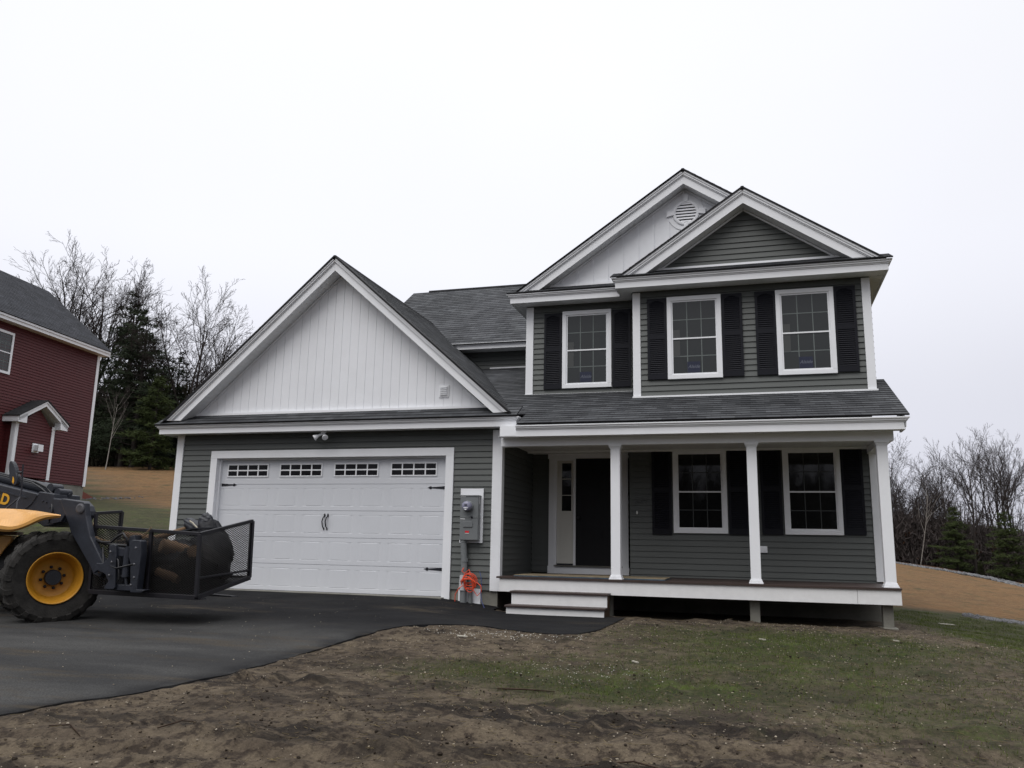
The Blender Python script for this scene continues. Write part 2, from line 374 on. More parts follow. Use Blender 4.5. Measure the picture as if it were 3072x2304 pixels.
# driveway
def asphalt_mat():
    m=bpy.data.materials.new('asphalt'); m.use_nodes=True; nt=m.node_tree; N=nt.nodes; L=nt.links; b=N['Principled BSDF']
    b.inputs['Specular IOR Level'].default_value=.14
    tc=N.new('ShaderNodeTexCoord')
    def nz(s,d=5,r=.6,v=None):
        n=N.new('ShaderNodeTexNoise'); n.inputs['Scale'].default_value=s;n.inputs['Detail'].default_value=d;n.inputs['Roughness'].default_value=r; L.new(v or tc.outputs['Object'],n.inputs['Vector']); return n.outputs['Fac']
    def rp(f,a,b_,c=0,d=1):
        r=N.new('ShaderNodeMapRange'); r.interpolation_type='SMOOTHSTEP'; r.inputs[1].default_value=a;r.inputs[2].default_value=b_;r.inputs[3].default_value=c;r.inputs[4].default_value=d;L.new(f,r.inputs[0]);return r.outputs[0]
    def mix(f,A,B):
        x=N.new('ShaderNodeMix'); x.data_type='RGBA'; L.new(f,x.inputs[0])
        for i,c in ((6,A),(7,B)):
            if isinstance(c,tuple): x.inputs[i].default_value=(*c,1)
            else: L.new(c,x.inputs[i])
        return x.outputs[2]
    mp=N.new('ShaderNodeMapping'); mp.inputs['Scale'].default_value=(.35,1.2,1); L.new(tc.outputs['Object'],mp.inputs[0])
    sx=N.new('ShaderNodeSeparateXYZ'); L.new(tc.outputs['Object'],sx.inputs[0])
    worn=mix(rp(nz(.8,5,.6,mp.outputs[0]),.35,.65),(.024,.024,.0245),(.050,.0495,.048))
    new=mix(rp(nz(1.5,4,.6),.35,.65),(.0055,.0055,.0065),(.0100,.0100,.0108))
    ad=N.new('ShaderNodeMath'); ad.operation='MULTIPLY_ADD'; L.new(nz(.5,4,.6),ad.inputs[0]); ad.inputs[1].default_value=3.2; L.new(sx.outputs[1],ad.inputs[2])
    c=mix(rp(ad.outputs[0],-3.6,-1.2),worn,new)
    edge=N.new('ShaderNodeAttribute'); edge.attribute_name='edge'; ee=N.new('ShaderNodeMath'); ee.operation='MULTIPLY'; L.new(edge.outputs['Fac'],ee.inputs[0]); L.new(rp(nz(2.2,4),.2,.6),ee.inputs[1])
    c=mix(ee.outputs[0],c,(.0085,.0085,.0095))
    dust=nz(1.3,7,.75,mp.outputs[0]); c=mix(rp(dust,.52,.68,0,.7),c,(.050,.040,.028))
    fine=rp(nz(70,2,.7),.35,.7,.7,1.3)
    mu=N.new('ShaderNodeMix'); mu.data_type='RGBA'; mu.blend_type='MULTIPLY'; mu.inputs[0].default_value=1; L.new(c,mu.inputs[6]); L.new(fine,mu.inputs[7]); L.new(mu.outputs[2],b.inputs['Base Color'])
    L.new(rp(nz(1.1),  .35,.65,.86,.97),b.inputs['Roughness'])
    bp=N.new('ShaderNodeBump'); bp.inputs['Strength'].default_value=.35; bp.inputs['Distance'].default_value=.006; L.new(nz(160,2),bp.inputs['Height']); L.new(bp.outputs[0],b.inputs['Normal'])
    return m
def ex(y): return float(edge_x(y))+float(fbm(np.array([y*3.0]),np.array([.5]),1.0,4,77)[0]-.5)*.13
def drive():
    vs=[];fs=[];ed=[]
    def patch(rows,ncol,e):
        b=len(vs);n=len(rows)
        for (A,B) in rows:
            for j in range(ncol+1):
                t=j/ncol; vs.append((A[0]+(B[0]-A[0])*t,A[1]+(B[1]-A[1])*t)); ed.append(e(A,B,t))
        for i in range(n-1):
            for j in range(ncol): a=b+i*(ncol+1)+j; fs.append((a,a+1,a+ncol+2,a+ncol+1))
    ys=[-60,-45,-34,-26,-20,-17]+list(np.arange(-16,-3.49,.05)); patch([((-4 if y>-17 else -4.2,y),(ex(y),y)) for y in ys],60,lambda A,B,t:max(0,1-(1-t)*(B[0]-A[0])/.35))
    xs=list(np.arange(-1.3,5.61,.15))+list(np.arange(5.68,8.25,.04))
    def yb(x): return -3.5 if x<5.66 else float(walk_y(x))+float(fbm(np.array([x*4.0]),np.array([.5]),1.0,4,78)[0]-.5)*.09
    def yt(x): return 0.06 if x<5.94 else (-.01 if x<6.0 else -.6)
    patch([((x,yb(x)),(x,yt(x))) for x in xs],24,lambda A,B,t:max(0,1-t*(B[1]-A[1])/.3) if A[0]>5.6 else 0)
    xy=np.array(vs); z=base(xy[:,0],xy[:,1])+.025+(fbm(xy[:,0],xy[:,1],.7,3,5)-.5)*.012
    V=[(a[0],a[1],c) for a,c in zip(vs,z)]
    # skirts down along the lawn edge
    me=bpy.data.meshes.new('driveway')
    pts=[(ex(y),y) for y in ys]+[(x,yb(x)) for x in xs if x>5.66]
    pa=np.array(pts); pz=base(pa[:,0],pa[:,1])+.025+(fbm(pa[:,0],pa[:,1],.7,3,5)-.5)*.012
    b=len(V)
    for (x,y),zz in zip(pts,pz): V.append((x,y,zz)); V.append((x+.02,y-.02,zz-.12)); ed+= [1,1]
    F=list(fs)
    for i in range(len(pts)-1): F.append((b+2*i,b+2*i+2,b+2*i+3,b+2*i+1))
    me.from_pydata(V,[],F); ca=me.color_attributes.new('edge','FLOAT_COLOR','POINT')
    e=np.array(ed,dtype=np.float32); ca.data.foreach_set('color',np.c_[e,e,e,np.ones_like(e)].ravel())
    me.polygons.foreach_set('use_smooth',[True]*len(me.polygons)); me.materials.append(asphalt_mat())
    o=bpy.data.objects.new('driveway',me); COL.objects.link(o); tag(o,kind='structure')
drive()

# ------------------------------------------------------------------ THE HOUSE
house=empty('house',(0,0,0),0,'two storey grey green house with white gables, porch and attached garage','house')
EXPO=.1062
XA,YA,ZA=(1,0,0),(0,1,0),(0,0,1); NF=(0,-1,0)
def siding(polys,Yw,name='wall',m=None,facing='front',X0=None,parent=None,vo=-.02):
    mb=MB()
    for p in polys:
        if facing=='front': courses(mb,p,(0,Yw,0),XA,ZA,NF,EXPO,.020,vo)
        elif facing=='right': courses(mb,p,(X0,0,0),YA,ZA,(1,0,0),EXPO,.020,vo)
        elif facing=='left': courses(mb,p,(X0,0,0),YA,ZA,(-1,0,0),EXPO,.020,vo)
        elif facing=='back': courses(mb,p,(0,Yw,0),XA,ZA,(0,1,0),EXPO,.020,vo)
    return mb.build(name,m or SIDE,parent or house)
def rect(a,b,c,d): return [(a,c),(b,c),(b,d),(a,d)]
# garage walls
siding([rect(-.95,-.14,-.02,2.83),rect(5.03,5.9,-.02,2.83),rect(-.14,5.03,2.5,2.83)],0)
siding([rect(.02,2.17,-.02,2.62)],0,facing='right',X0=5.92)                # garage side facing the porch
siding([[(.02,-.02),(7,-.02),(7,2.9),(.02,2.9)]],0,facing='left',X0=-.96)
siding([rect(-.95,5.9,-.02,2.9)],7.0,facing='back')
# entry wall, main wall, return wall
siding([rect(5.93,6.30,.25,2.62),rect(6.3,7.97,2.55,2.62)],2.17,vo=-.04)
siding([rect(7.98,12.25,.22,2.62)],1.683,vo=-.04)
siding([rect(1.683,2.17,.22,2.62)],0,facing='left',X0=7.97,vo=-.04)
siding([rect(1.7,10.5,-.1,3.5),rect(.94,10.5,3.45,5.55)],0,facing='right',X0=12.33)
siding([rect(1.1,12.3,-.1,5.5)],10.5,facing='back')
siding([rect(4.13,10.5,2.5,5.5),[(4.13,5.5),(10.5,5.5),(7.4,7.75)]],0,facing='left',X0=1.12)
# second storey
siding([rect(5.98,8.17,3.66,5.52)],1.446,vo=-.03)
siding([rect(8.19,12.32,3.48,5.52)],.937,vo=-.01)
siding([rect(3.4,5.97,4.86,5.30)],4.127)
siding([[(8.42,5.90),(12.08,5.90),(10.25,7.14)]],.937)
siding([rect(.95,1.45,3.44,5.52)],0,facing='left',X0=8.17)
siding([rect(1.45,4.13,3.66,5.52)],0,facing='left',X0=5.96)
# white vertical boards in the gables
mb=MB(); boards(mb,[(-.62,3.21),(5.62,3.21),(2.53,6.0)],(0,0,0),XA,ZA,NF,.1815,.007,.008,.06); mb.build('gable_siding',WHITEV,house)
mb=MB(); boards(mb,[(6.2,5.89),(12.1,5.89),(9.15,7.87)],(0,1.446,0),XA,ZA,NF,.305,.008,.006,.02); boards(mb,[(6.2,5.89),(12.1,5.89),(9.15,7.87)],(0,1.4405,0),XA,ZA,NF,.305,.262,.014,.262,back=False); mb.build('gable_siding',WHITEV,house)
# corner boards
def cboard(x0,x1,y,z0,z1,side=.0,dirn=1):
    mb=MB(); mb.box(x0,x1,y-.03,y+.012,z0,z1)
    if side:
        if dirn>0: mb.box(x1-.012,x1+.003,y+.012,y+side,z0,z1)
        else: mb.box(x0-.003,x0+.012,y+.012,y+side,z0,z1)
    return mb.build('corner_board',WHITE,house,bevel=.003)
cboard(-.98,-.822,0,-.03,2.83,.11,-1)
cboard(5.765,5.925,0,-.03,2.80,.0); 
mb=MB(); mb.box(5.925,5.948,-.03,.115,-.03,2.66); mb.build('corner_board',WHITE,house,bevel=.003)
cboard(5.953,6.103,1.446,3.63,5.5,.11,-1)
cboard(8.175,8.317,.937,3.46,5.5,.11,-1)
cboard(12.2,12.34,.937,3.46,5.5,.11,1)
cboard(12.235,12.352,1.683,.26,2.6,.11,1)
cboard(1.0,1.13,4.13,4.9,5.4,.11,-1)
# white flashing strips where walls meet roofs
mb=MB(); mb.box(-.66,5.68,-.055,-.01,3.215,3.262); mb.build('flashing_strip',WHITE,house)
mb=MB(); mb.box(5.94,8.17,1.395,1.43,3.66,3.705); mb.box(8.165,12.36,.88,.92,3.45,3.505); mb.build('flashing_strip',WHITE,house)
mb=MB(); mb.box(4.33,5.95,4.07,4.112,4.85,4.90); mb.build('flashing_strip',WHITE,house)
mb=MB(); mb.box(8.45,12.02,.88,.92,5.905,5.945); mb.box(6.28,8.6,1.39,1.43,5.89,5.932); mb.build('flashing_strip',WHITE,house)
# cornice boxes
def cornice(x0,x1,Yf,Yw,z0,z1,name='fascia',crown=.06,left=True,right=True):
    mb=MB(); h=z1-z0; zb=z0+h*.62; o=crown
    mb.box(x0,x1,Yf,Yf+.03,z0,zb)
    if right: mb.box(x1-.03,x1-.0005,Yf+.03,Yw,z0,zb)
    if left: mb.box(x0+.0005,x0+.03,Yf+.03,Yw,z0,zb)
    xl=x0-(o if left else 0); xr=x1+(o if right else 0)
    # crown: three steps growing outwards
    for k,(f,t0,t1) in enumerate(((.25,0,.3),(.62,.3,.72),(1.0,.72,1))):
        za=zb+(z1-zb)*t0; zc=zb+(z1-zb)*t1
        mb.box(x0-(o*f if left else 0),x1+(o*f if right else 0),Yf-o*f,Yw,za,zc)
    return mb.build(name,WHITE,house)
cornice(-1.2,6.285,-.33,-.002,2.82,2.985)
cornice(7.9,12.61,.58,.93,5.513,5.70,left=True)
cornice(5.70,7.9,1.09,1.44,5.513,5.69,right=False)
cornice(3.3,5.95,3.72,4.12,5.283,5.42,right=False,left=False)
cornice(6.33,12.515,-.5,-.1,2.611,2.80,left=False)
mb=MB(); mb.box(6.03,6.33,-.47,-.1,2.615,2.80); mb.build('fascia',WHITE,house)
# soffits (board grooves run away from the wall)
def soffit(x0,x1,y0,y1,z,axis=0,w=.12):
    mb=MB(); boards(mb,rect(x0,x1,y0,y1),(0,0,z),XA,YA,(0,0,-1),w,.005,.006,0,ax=axis); return mb.build('soffit',SOFF,house)
soffit(-1.17,6.255,-.30,0,2.838); 
soffit(7.93,12.58,.61,.93,5.53); soffit(5.73,8.16,1.12,1.44,5.532); soffit(7.93,8.16,.935,1.12,5.532)
soffit(12.34,12.58,.94,7.0,5.53,axis=1); soffit(5.73,5.95,1.45,4.1,5.53,axis=1); soffit(3.3,5.95,3.76,4.11,5.297)
soffit(6.0,12.5,-.47,-.23,2.626); soffit(5.95,12.32,-.05,1.68,2.60); soffit(5.95,7.96,1.68,2.16,2.60)
mb=MB(); mb.box(-1.2,-1.17,-.002,7,2.82,2.92); mb.box(-1.26,-1.17,-.001,7,2.92,2.985); mb.build('fascia',WHITE,house)
# side eave fascia
mb=MB(); mb.box(12.58,12.609,.93,7.0,5.513,5.63); mb.box(12.609,12.66,.93,7.0,5.63,5.70); mb.build('fascia',WHITE,house)
mb=MB(); mb.box(5.70,5.73,1.44,3.6,5.513,5.63); mb.box(5.64,5.70,1.44,3.6,5.63,5.69); mb.build('fascia',WHITE,house)
# rakes
def rake(xt,zt,xp,zp,Yf,Yw,wid,sgn,cut=True):
    """sgn=+1: the left-hand rake (rises to the right); -1: right-hand"""
    dx=abs(xp-xt);dz=zp-zt;L=math.hypot(dx,dz);c,s=dx/L,dz/L
    def poly(d0,d1): return [(xt+sgn*d0/s,zt),(xp,zp-d0/c),(xp,zp-d1/c),(xt+sgn*d1/s,zt)]
    mb=MB(); cw=.3*wid
    mb.prism(poly(0,cw*.5),Yf-.055,Yw); mb.prism(poly(cw*.5,cw),Yf-.038,Yw-.001); mb.prism(poly(cw,cw*1.25),Yf-.018,Yw-.002); mb.prism(poly(cw*1.25,wid),Yf,Yf+.03)
    o=mb.build('rake_board',WHITE,house)
    # sloped soffit behind the rake board
    d=Vector((sgn*c,0,s)); n=Vector((sgn*s,0,-c))
    O=Vector((xt,0,zt))+n*(wid-.02); mb=MB(); boards(mb,rect(.18,L-.1,Yf+.03,Yw-.004),O,d,YA,n,.115,.006,.007); mb.build('soffit',SOFF,house)
    # trim strip against the wall
    O2=Vector((xt,0,zt))+n*(wid-.0); mb=MB(); a=O2+d*.3; b=O2+d*(L-.12)
    mb.hull8([(a.x,Yw-.03,a.z),(b.x,Yw-.03,b.z),(b.x,Yw-.012,b.z),(a.x,Yw-.012,a.z)]+[((p+n*.03).x,yy,(p+n*.03).z) for p,yy in ((a,Yw-.03),(b,Yw-.03),(b,Yw-.012),(a,Yw-.012))]); mb.build('rake_trim',WHITE,house)
    # dark shingle edge
    mb=MB(); mb.prism(poly(-.028,0),Yf-.075,Yw); mb.build('shingle_edge',SHING,house)
rake(-1.012,3.085,2.53,6.24,-.33,0,.192,1); rake(6.142,3.07,2.53,6.24,-.33,0,.192,-1)
rake(5.862,5.752,9.152,7.99,1.15,1.446,.212,1); rake(12.45,5.752,9.152,7.99,1.15,1.446,.212,-1)
rake(8.004,5.736,10.25,7.262,.62,.937,.222,1); rake(12.508,5.738,10.25,7.262,.62,.937,.222,-1)
# roofs
def slope_roof(polys_xy,P0,Ud,Vd,name='roof',m=None,exp=.1425,lift=.008,vo=0.,thick=.02,parent=None):
    """polys in horizontal (a,b) coords: a along eave, b horizontal run up-slope; P0 eave origin; Ud eave dir; Vd 3D run vector per unit b"""
    V=Vector(Vd); L=V.length; Vn=V/L; U=Vector(Ud); N=U.cross(Vn)
    if N.z<0: N=-N
    mb=MB()
    for p in polys_xy:
        courses(mb,[(a,b*L) for a,b in p],Vector(P0)+N*thick,U,Vn,N,exp,lift,vo)
        mb.face([Vector(P0)+U*a+V*b+N*.002 for a,b in p])
        n=len(p)
        for i in range(n):
            (a,b),(c,d)=p[i],p[(i+1)%n]
            A=Vector(P0)+U*a+V*b;B=Vector(P0)+U*c+V*d; mb.face([A+N*.002,B+N*.002,B+N*(thick+.004),A+N*(thick+.004)])
    return mb.build(name,m or SHING,parent or house)
sg=3.155/3.58   # garage pitch
# right garage slope: eave line x=6.42 z=2.86 running along Y; run towards -X
slope_roof([rect(-.395,6.9,0,3.695)],(6.225,0,6.24-sg*3.695),(0,1,0),(-1,0,sg))
slope_roof([rect(-.395,6.9,0,3.695)],(-1.165,0,6.24-sg*3.695),(0,1,0),(1,0,sg))
mb=MB(); mb.tube([(2.53,-.385,6.235),(2.53,4.75,6.235)],[.05,.05],6); mb.build('ridge_cap',SHING,house)
# pent roof strips
def pent(x0,x1,Yf,z0,Yw,z1,name='roof'):
    slope_roof([rect(x0,x1,0,Yw-Yf)],(0,Yf,z0),(1,0,0),(0,1,(z1-z0)/(Yw-Yf)),name,vo=.0)
pent(-1.27,6.31,-.41,2.985,0,3.215); pent(7.82,12.68,.50,5.70,.937,5.90); pent(5.64,7.83,1.02,5.69,1.446,5.885)
su=(7.262-5.738)/(12.508-10.25)
# front-gable roofs upstairs
zr=lambda x:7.262-(x-10.25)*su
slope_roof([[(.55,0),(1.09,0),(1.09,2.32),(.55,2.32)],rect(1.09,10.8,0,3.418)],(12.57,0,zr(12.57)),(0,1,0),(-1,0,su))
slope_roof([rect(.55,1.5,0,2.31)],(7.94,0,7.262-2.31*su),(0,1,0),(1,0,su))
sl=(7.99-5.752)/(9.152-5.862)
slope_roof([rect(1.075,10.8,0,3.38)],(5.772,0,7.99-3.38*sl),(0,1,0),(1,0,sl))
mb=MB(); mb.tube([(10.25,.56,7.262),(10.25,1.44,7.262)],.045,6); mb.tube([(9.152,1.09,7.99),(9.152,10.8,7.99)],.045,6); mb.build('ridge_cap',SHING,house)
# main cross roof behind
sm=.729; slope_roof([rect(.97,9.15,0,7.07-3.66)],(0,3.66,7.87-sm*(7.07-3.66)),(1,0,0),(0,1,sm),vo=.02)
slope_roof([rect(.97,9.15,0,3.8)],(0,10.87,7.87-sm*3.8),(1,0,0),(0,-1,sm))
mb=MB(); mb.tube([(1.45,7.07,7.893),(9.15,7.07,7.893)],.045,6); mb.build('ridge_cap',SHING,house)
mb=MB(); mb.prism([(3.66,5.26),(7.07,7.74),(10.8,5.02),(10.8,5.14),(7.07,7.865),(3.66,5.38)],.985,1.01,'x'); mb.build('rake_board',WHITE,house)
# porch roof
mp_=.438; P0=(0,-.565,2.812)
Bz=lambda y:y+.565
slope_roof([rect(6.365,12.57,0,Bz(.0)),rect(5.2,12.57,Bz(.0),Bz(.925)),rect(5.2,8.17,Bz(.925),Bz(1.436)),rect(3.9,5.95,Bz(1.436),Bz(4.11)),rect(12.345,12.57,Bz(.925),Bz(1.68))],P0,(1,0,0),(0,1,mp_))
mb=MB(); mb.prism([(-.5,2.64),(1.68,3.59),(1.68,3.70),(-.5,2.79)],12.50,12.53,'x'); mb.build('rake_board',WHITE,house)
# porch: beam, ceiling done; columns
mb=MB(); mb.box(5.98,12.38,-.22,-.05,2.475,2.622); mb.box(12.21,12.37,-.05,1.68,2.475,2.6); mb.build('porch_beam',WHITE,house,bevel=.004)
mb=MB(); mb.box(5.97,12.3,1.60,1.675,2.56,2.598); mb.build('porch_beam',SOFF,house)
def column():
    mb=MB(); w=.157; mb.box(0,w,0,w,.045,2.40)
    for o,z0,z1 in ((.032,0,.022),(.022,.022,.05),(.01,.05,.075)): mb.box(-o,w+o,-o,w+o,z0,z1)
    for o,z0,z1 in ((.01,2.33,2.35),(.018,2.35,2.37),(.032,2.37,2.403)): mb.box(-o,w+o,-o,w+o,z0,z1)
    # scaled so the column reaches the beam
    return mb.build('column',WHITE,house,bevel=.003)
c0=column(); 
for i,x in enumerate((7.933,10.164,12.125)):
    o=c0 if i==0 else c0.copy()
    if i: COL.objects.link(o); o.parent=house
    o.location=(x,-.207,.236); o.scale=(1,1,(2.475-.236)/2.403)
# deck
mb=MB(); mb.box(5.97,12.335,-.30,-.15,.205,.235); boards(mb,rect(5.97,12.335,-.148,1.67),(0,0,.215),XA,YA,ZA,.142,.006,.02,-.15,ax=1); boards(mb,rect(5.97,7.96,1.67,2.165),(0,0,.215),XA,YA,ZA,.142,.006,.02,-.15,ax=1); mb.build('porch_deck',DECKM,house)
mb=MB(); mb.box(6.02,11.708,-.273,-.235,-.014,.203); mb.box(11.713,12.325,-.2732,-.235,-.014,.203); mb.box(12.29,12.3253,-.235,1.66,-.014,.203); mb.build('porch_skirt',SKIRT,house)
for (a,b,y0) in ((7.79,7.925,-.04),(10.13,10.285,-.09),(12.07,12.22,-.12)):
    mb=MB(); mb.box(a,b,y0,y0+.16,-.75,-.005)
    if a>12: mb.box(a-.06,b+.05,y0-.05,y0+.2,-.75,-.355)
    mb.build('concrete_pier',CONC,house,bevel=.008)
# foundations
for q in ((4.93,5.90,.016,.2,-.9,-.02),(-.94,-.06,.016,.2,-.9,-.02),(-.94,-.74,.2,6.8,-.9,-.02),(5.7,5.90,.2,2.2,-.9,-.02),(5.902,12.3,1.72,1.9,-.9,.22),(12.1,12.302,1.9,10.4,-.9,.0),(-.94,5.9,6.8,7,-.9,-.02)):
    mb=MB(); mb.box(*q); mb.build('foundation',CONC,house)
mb=MB(); mb.box(-.05,4.92,-.17,.5,-.6,-.1665); mb.build('garage_slab',mat('pale_slab_concrete',(.20,.195,.175),.85,.2,noise=(3,.2)),house)
mb=MB(); mb.box(-.9,5.85,.25,6.9,-.15,2.8); mb.box(1.3,12.2,4.3,10.3,.3,5.4); mb.box(8.1,12.2,2.3,4.3,.3,5.4); mb.box(6.1,8.1,2.3,4.3,.3,5.4); mb.build('interior_core',DARKIN,house)
# steps
mb=MB(); mb.box(6.322,7.925,-.55,-.532,-.195,-.016); mb.box(6.315,7.925,-.83,-.812,-.46,-.228); mb.build('stair_riser',SKIRT,house)
SW=mat('brown_stringer_wood',(.07,.045,.03),.7,.2,noise=(5,.3))
for x in (6.32,7.895):
    mb=MB(); mb.prism([(-.81,-.5),(-.81,-.229),(-.53,-.229),(-.53,-.018),(-.28,-.018),(-.28,-.5)],x,x+.025,'x'); mb.build('stair_stringer',SW,house)
mb=MB(); mb.box(6.295,7.94,-.585,-.275,-.014,.018); mb.build('stair_tread',DECKM,house,bevel=.006)
mb=MB(); mb.box(6.292,7.945,-.865,-.552,-.226,-.194); mb.build('stair_tread',DECKM,house,bevel=.006)

# garage door
mb=MB(); mb.box(-.147,5.025,-.035,.0,2.35,2.497); mb.box(-.147,0,-.035,0,-.2,2.35); mb.box(4.87,5.025,-.035,0,-.25,2.35); mb.build('garage_door_trim',WHITE,house,bevel=.004)
mb=MB(); mb.box(-.02,-.0,0.0,.16,-.2,2.37); mb.box(4.87,4.89,0,.16,-.2,2.37); mb.box(0,4.87,0,.16,2.35,2.37)
mb.box(0,.03,.07,.118,-.18,2.35); mb.box(4.84,4.87,.07,.118,-.18,2.35); mb.box(.03,4.84,.07,.118,2.32,2.35); mb.build('garage_door_jamb',WHITE,house)
gd=MB(); zb=[2.35,1.846,1.342,.838,.334,-.165]; Yd=.12
mb=gd
def panel(mb,x0,x1,z0,z1,Y,ins=.009,dep=.0055,ix=None):
    ix=ix or ins; a=[(x0,Y,z0),(x1,Y,z0),(x1,Y,z1),(x0,Y,z1)]; i=[(x0+ix,Y+dep,z0+ins),(x1-ix,Y+dep,z0+ins),(x1-ix,Y+dep,z1-ins),(x0+ix,Y+dep,z1-ins)]
    j=[(x0+2.2*ix,Y-.001,z0+2.2*ins),(x1-2.2*ix,Y-.001,z0+2.2*ins),(x1-2.2*ix,Y-.001,z1-2.2*ins),(x0+2.2*ix,Y-.001,z1-2.2*ins)]
    for k in range(4):
        l=(k+1)%4; mb.face([a[k],a[l],i[l],i[k]]); mb.face([i[k],i[l],j[l],j[k]])
    mb.face(j)
for k in range(5):
    zt,z0=zb[k]-.004,zb[k+1]+.004
    if k==0:
        xs=[(.10+1.185*i,.10+1.185*i+1.06) for i in range(4)]; pz=(1.945,2.285)
    else:
        w=4.87/8; xs=[(w*i+.045,w*i+w-.045) for i in range(8)]; pz=(z0+.075,zt-.075)
    # face grid around the panels
    mb.face([(0,Yd,z0),(4.87,Yd,z0),(4.87,Yd,pz[0]),(0,Yd,pz[0])]); mb.face([(0,Yd,pz[1]),(4.87,Yd,pz[1]),(4.87,Yd,zt),(0,Yd,zt)])
    ed=[0]+[e for x in xs for e in x]+[4.87]
    for q in range(0,len(ed),2): mb.face([(ed[q],Yd,pz[0]),(ed[q+1],Yd,pz[0]),(ed[q+1],Yd,pz[1]),(ed[q],Yd,pz[1])])
    for (a,b) in xs: panel(mb,a,b,pz[0],pz[1],Yd,ins=.007,dep=.0038,ix=.05)
    mb.face([(0,Yd,zt),(4.87,Yd,zt),(4.87,Yd+.02,zt+.003),(0,Yd+.02,zt+.003)]); mb.face([(0,Yd,z0),(4.87,Yd,z0),(4.87,Yd+.02,z0-.003),(0,Yd+.02,z0-.003)])
mb.box(0,4.87,Yd+.015,Yd+.04,-.165,2.36)
gdo=mb.build('garage_door',WGAR,house)
mb=MB(); mb.box(0.03,4.84,.112,.14,-.178,-.163); mb.build('weather_seal',IRON,gdo)
for i in range(4):
    x0=.10+1.185*i+.065; x1=x0+.93; z0,z1=1.99,2.245
    mb=MB(); mb.box(x0,x1,Yd-.014,Yd-.002,z0,z0+.022); mb.box(x0,x1,Yd-.014,Yd-.002,z1-.022,z1); mb.box(x0,x0+.022,Yd-.014,Yd-.002,z0+.022,z1-.022); mb.box(x1-.022,x1,Yd-.014,Yd-.002,z0+.022,z1-.022)
    for k in range(1,4): xx=x0+(x1-x0)*k/4; mb.box(xx-.012,xx+.012,Yd-.013,Yd-.002,z0+.022,z1-.022)
    zz=(z0+z1)/2; mb.box(x0+.022,x1-.022,Yd-.012,Yd-.003,zz-.012,zz+.012)
    wo=mb.build('window',WHITE,gdo); mb=MB(); mb.box(x0+.02,x1-.02,Yd-.006,Yd-.0015,z0+.02,z1-.02); mb.build('pane',mat('garage_glass',(.006,.006,.008),.08,.4) if i==0 else bpy.data.materials['garage_glass'],wo)
def strap(x,z,s):
    mb=MB(); P=[(0,-.028),(.26,-.010),(.27,-.024),(.30,-.026),(.315,-.010),(.35,0),(.315,.010),(.30,.026),(.27,.024),(.26,.010),(0,.028)]
    mb.prism([(x+s*a,z+b) for a,b in P],Yd-.008,Yd-.001); mb.build('strap_hinge',IRON,gdo)
strap(.05,1.835,1); strap(4.82,1.775,-1); strap(4.81,.31,-1); strap(.05,.31,1)
for x in (2.385,2.455):
    mb=MB(); z0,z1=.985,1.29
    mb.tube([(x,Yd-.012,z0+.02),(x-.012,Yd-.04,z0+.06),(x-.02,Yd-.055,z0+.15),(x-.008,Yd-.04,z1-.08),(x+.004,Yd-.012,z1-.05)],[.009,.011,.012,.011,.009],8)
    mb.prism([(x+.004,z1),(x+.022,z1-.03),(x+.012,z1-.07),(x-.006,z1-.07),(x-.016,z1-.03)],Yd-.012,Yd-.001); mb.prism([(x,z0-.015),(x+.014,z0+.015),(x,z0+.04),(x-.014,z0+.015)],Yd-.012,Yd-.001)
    mb.build('handle',IRON,gdo)

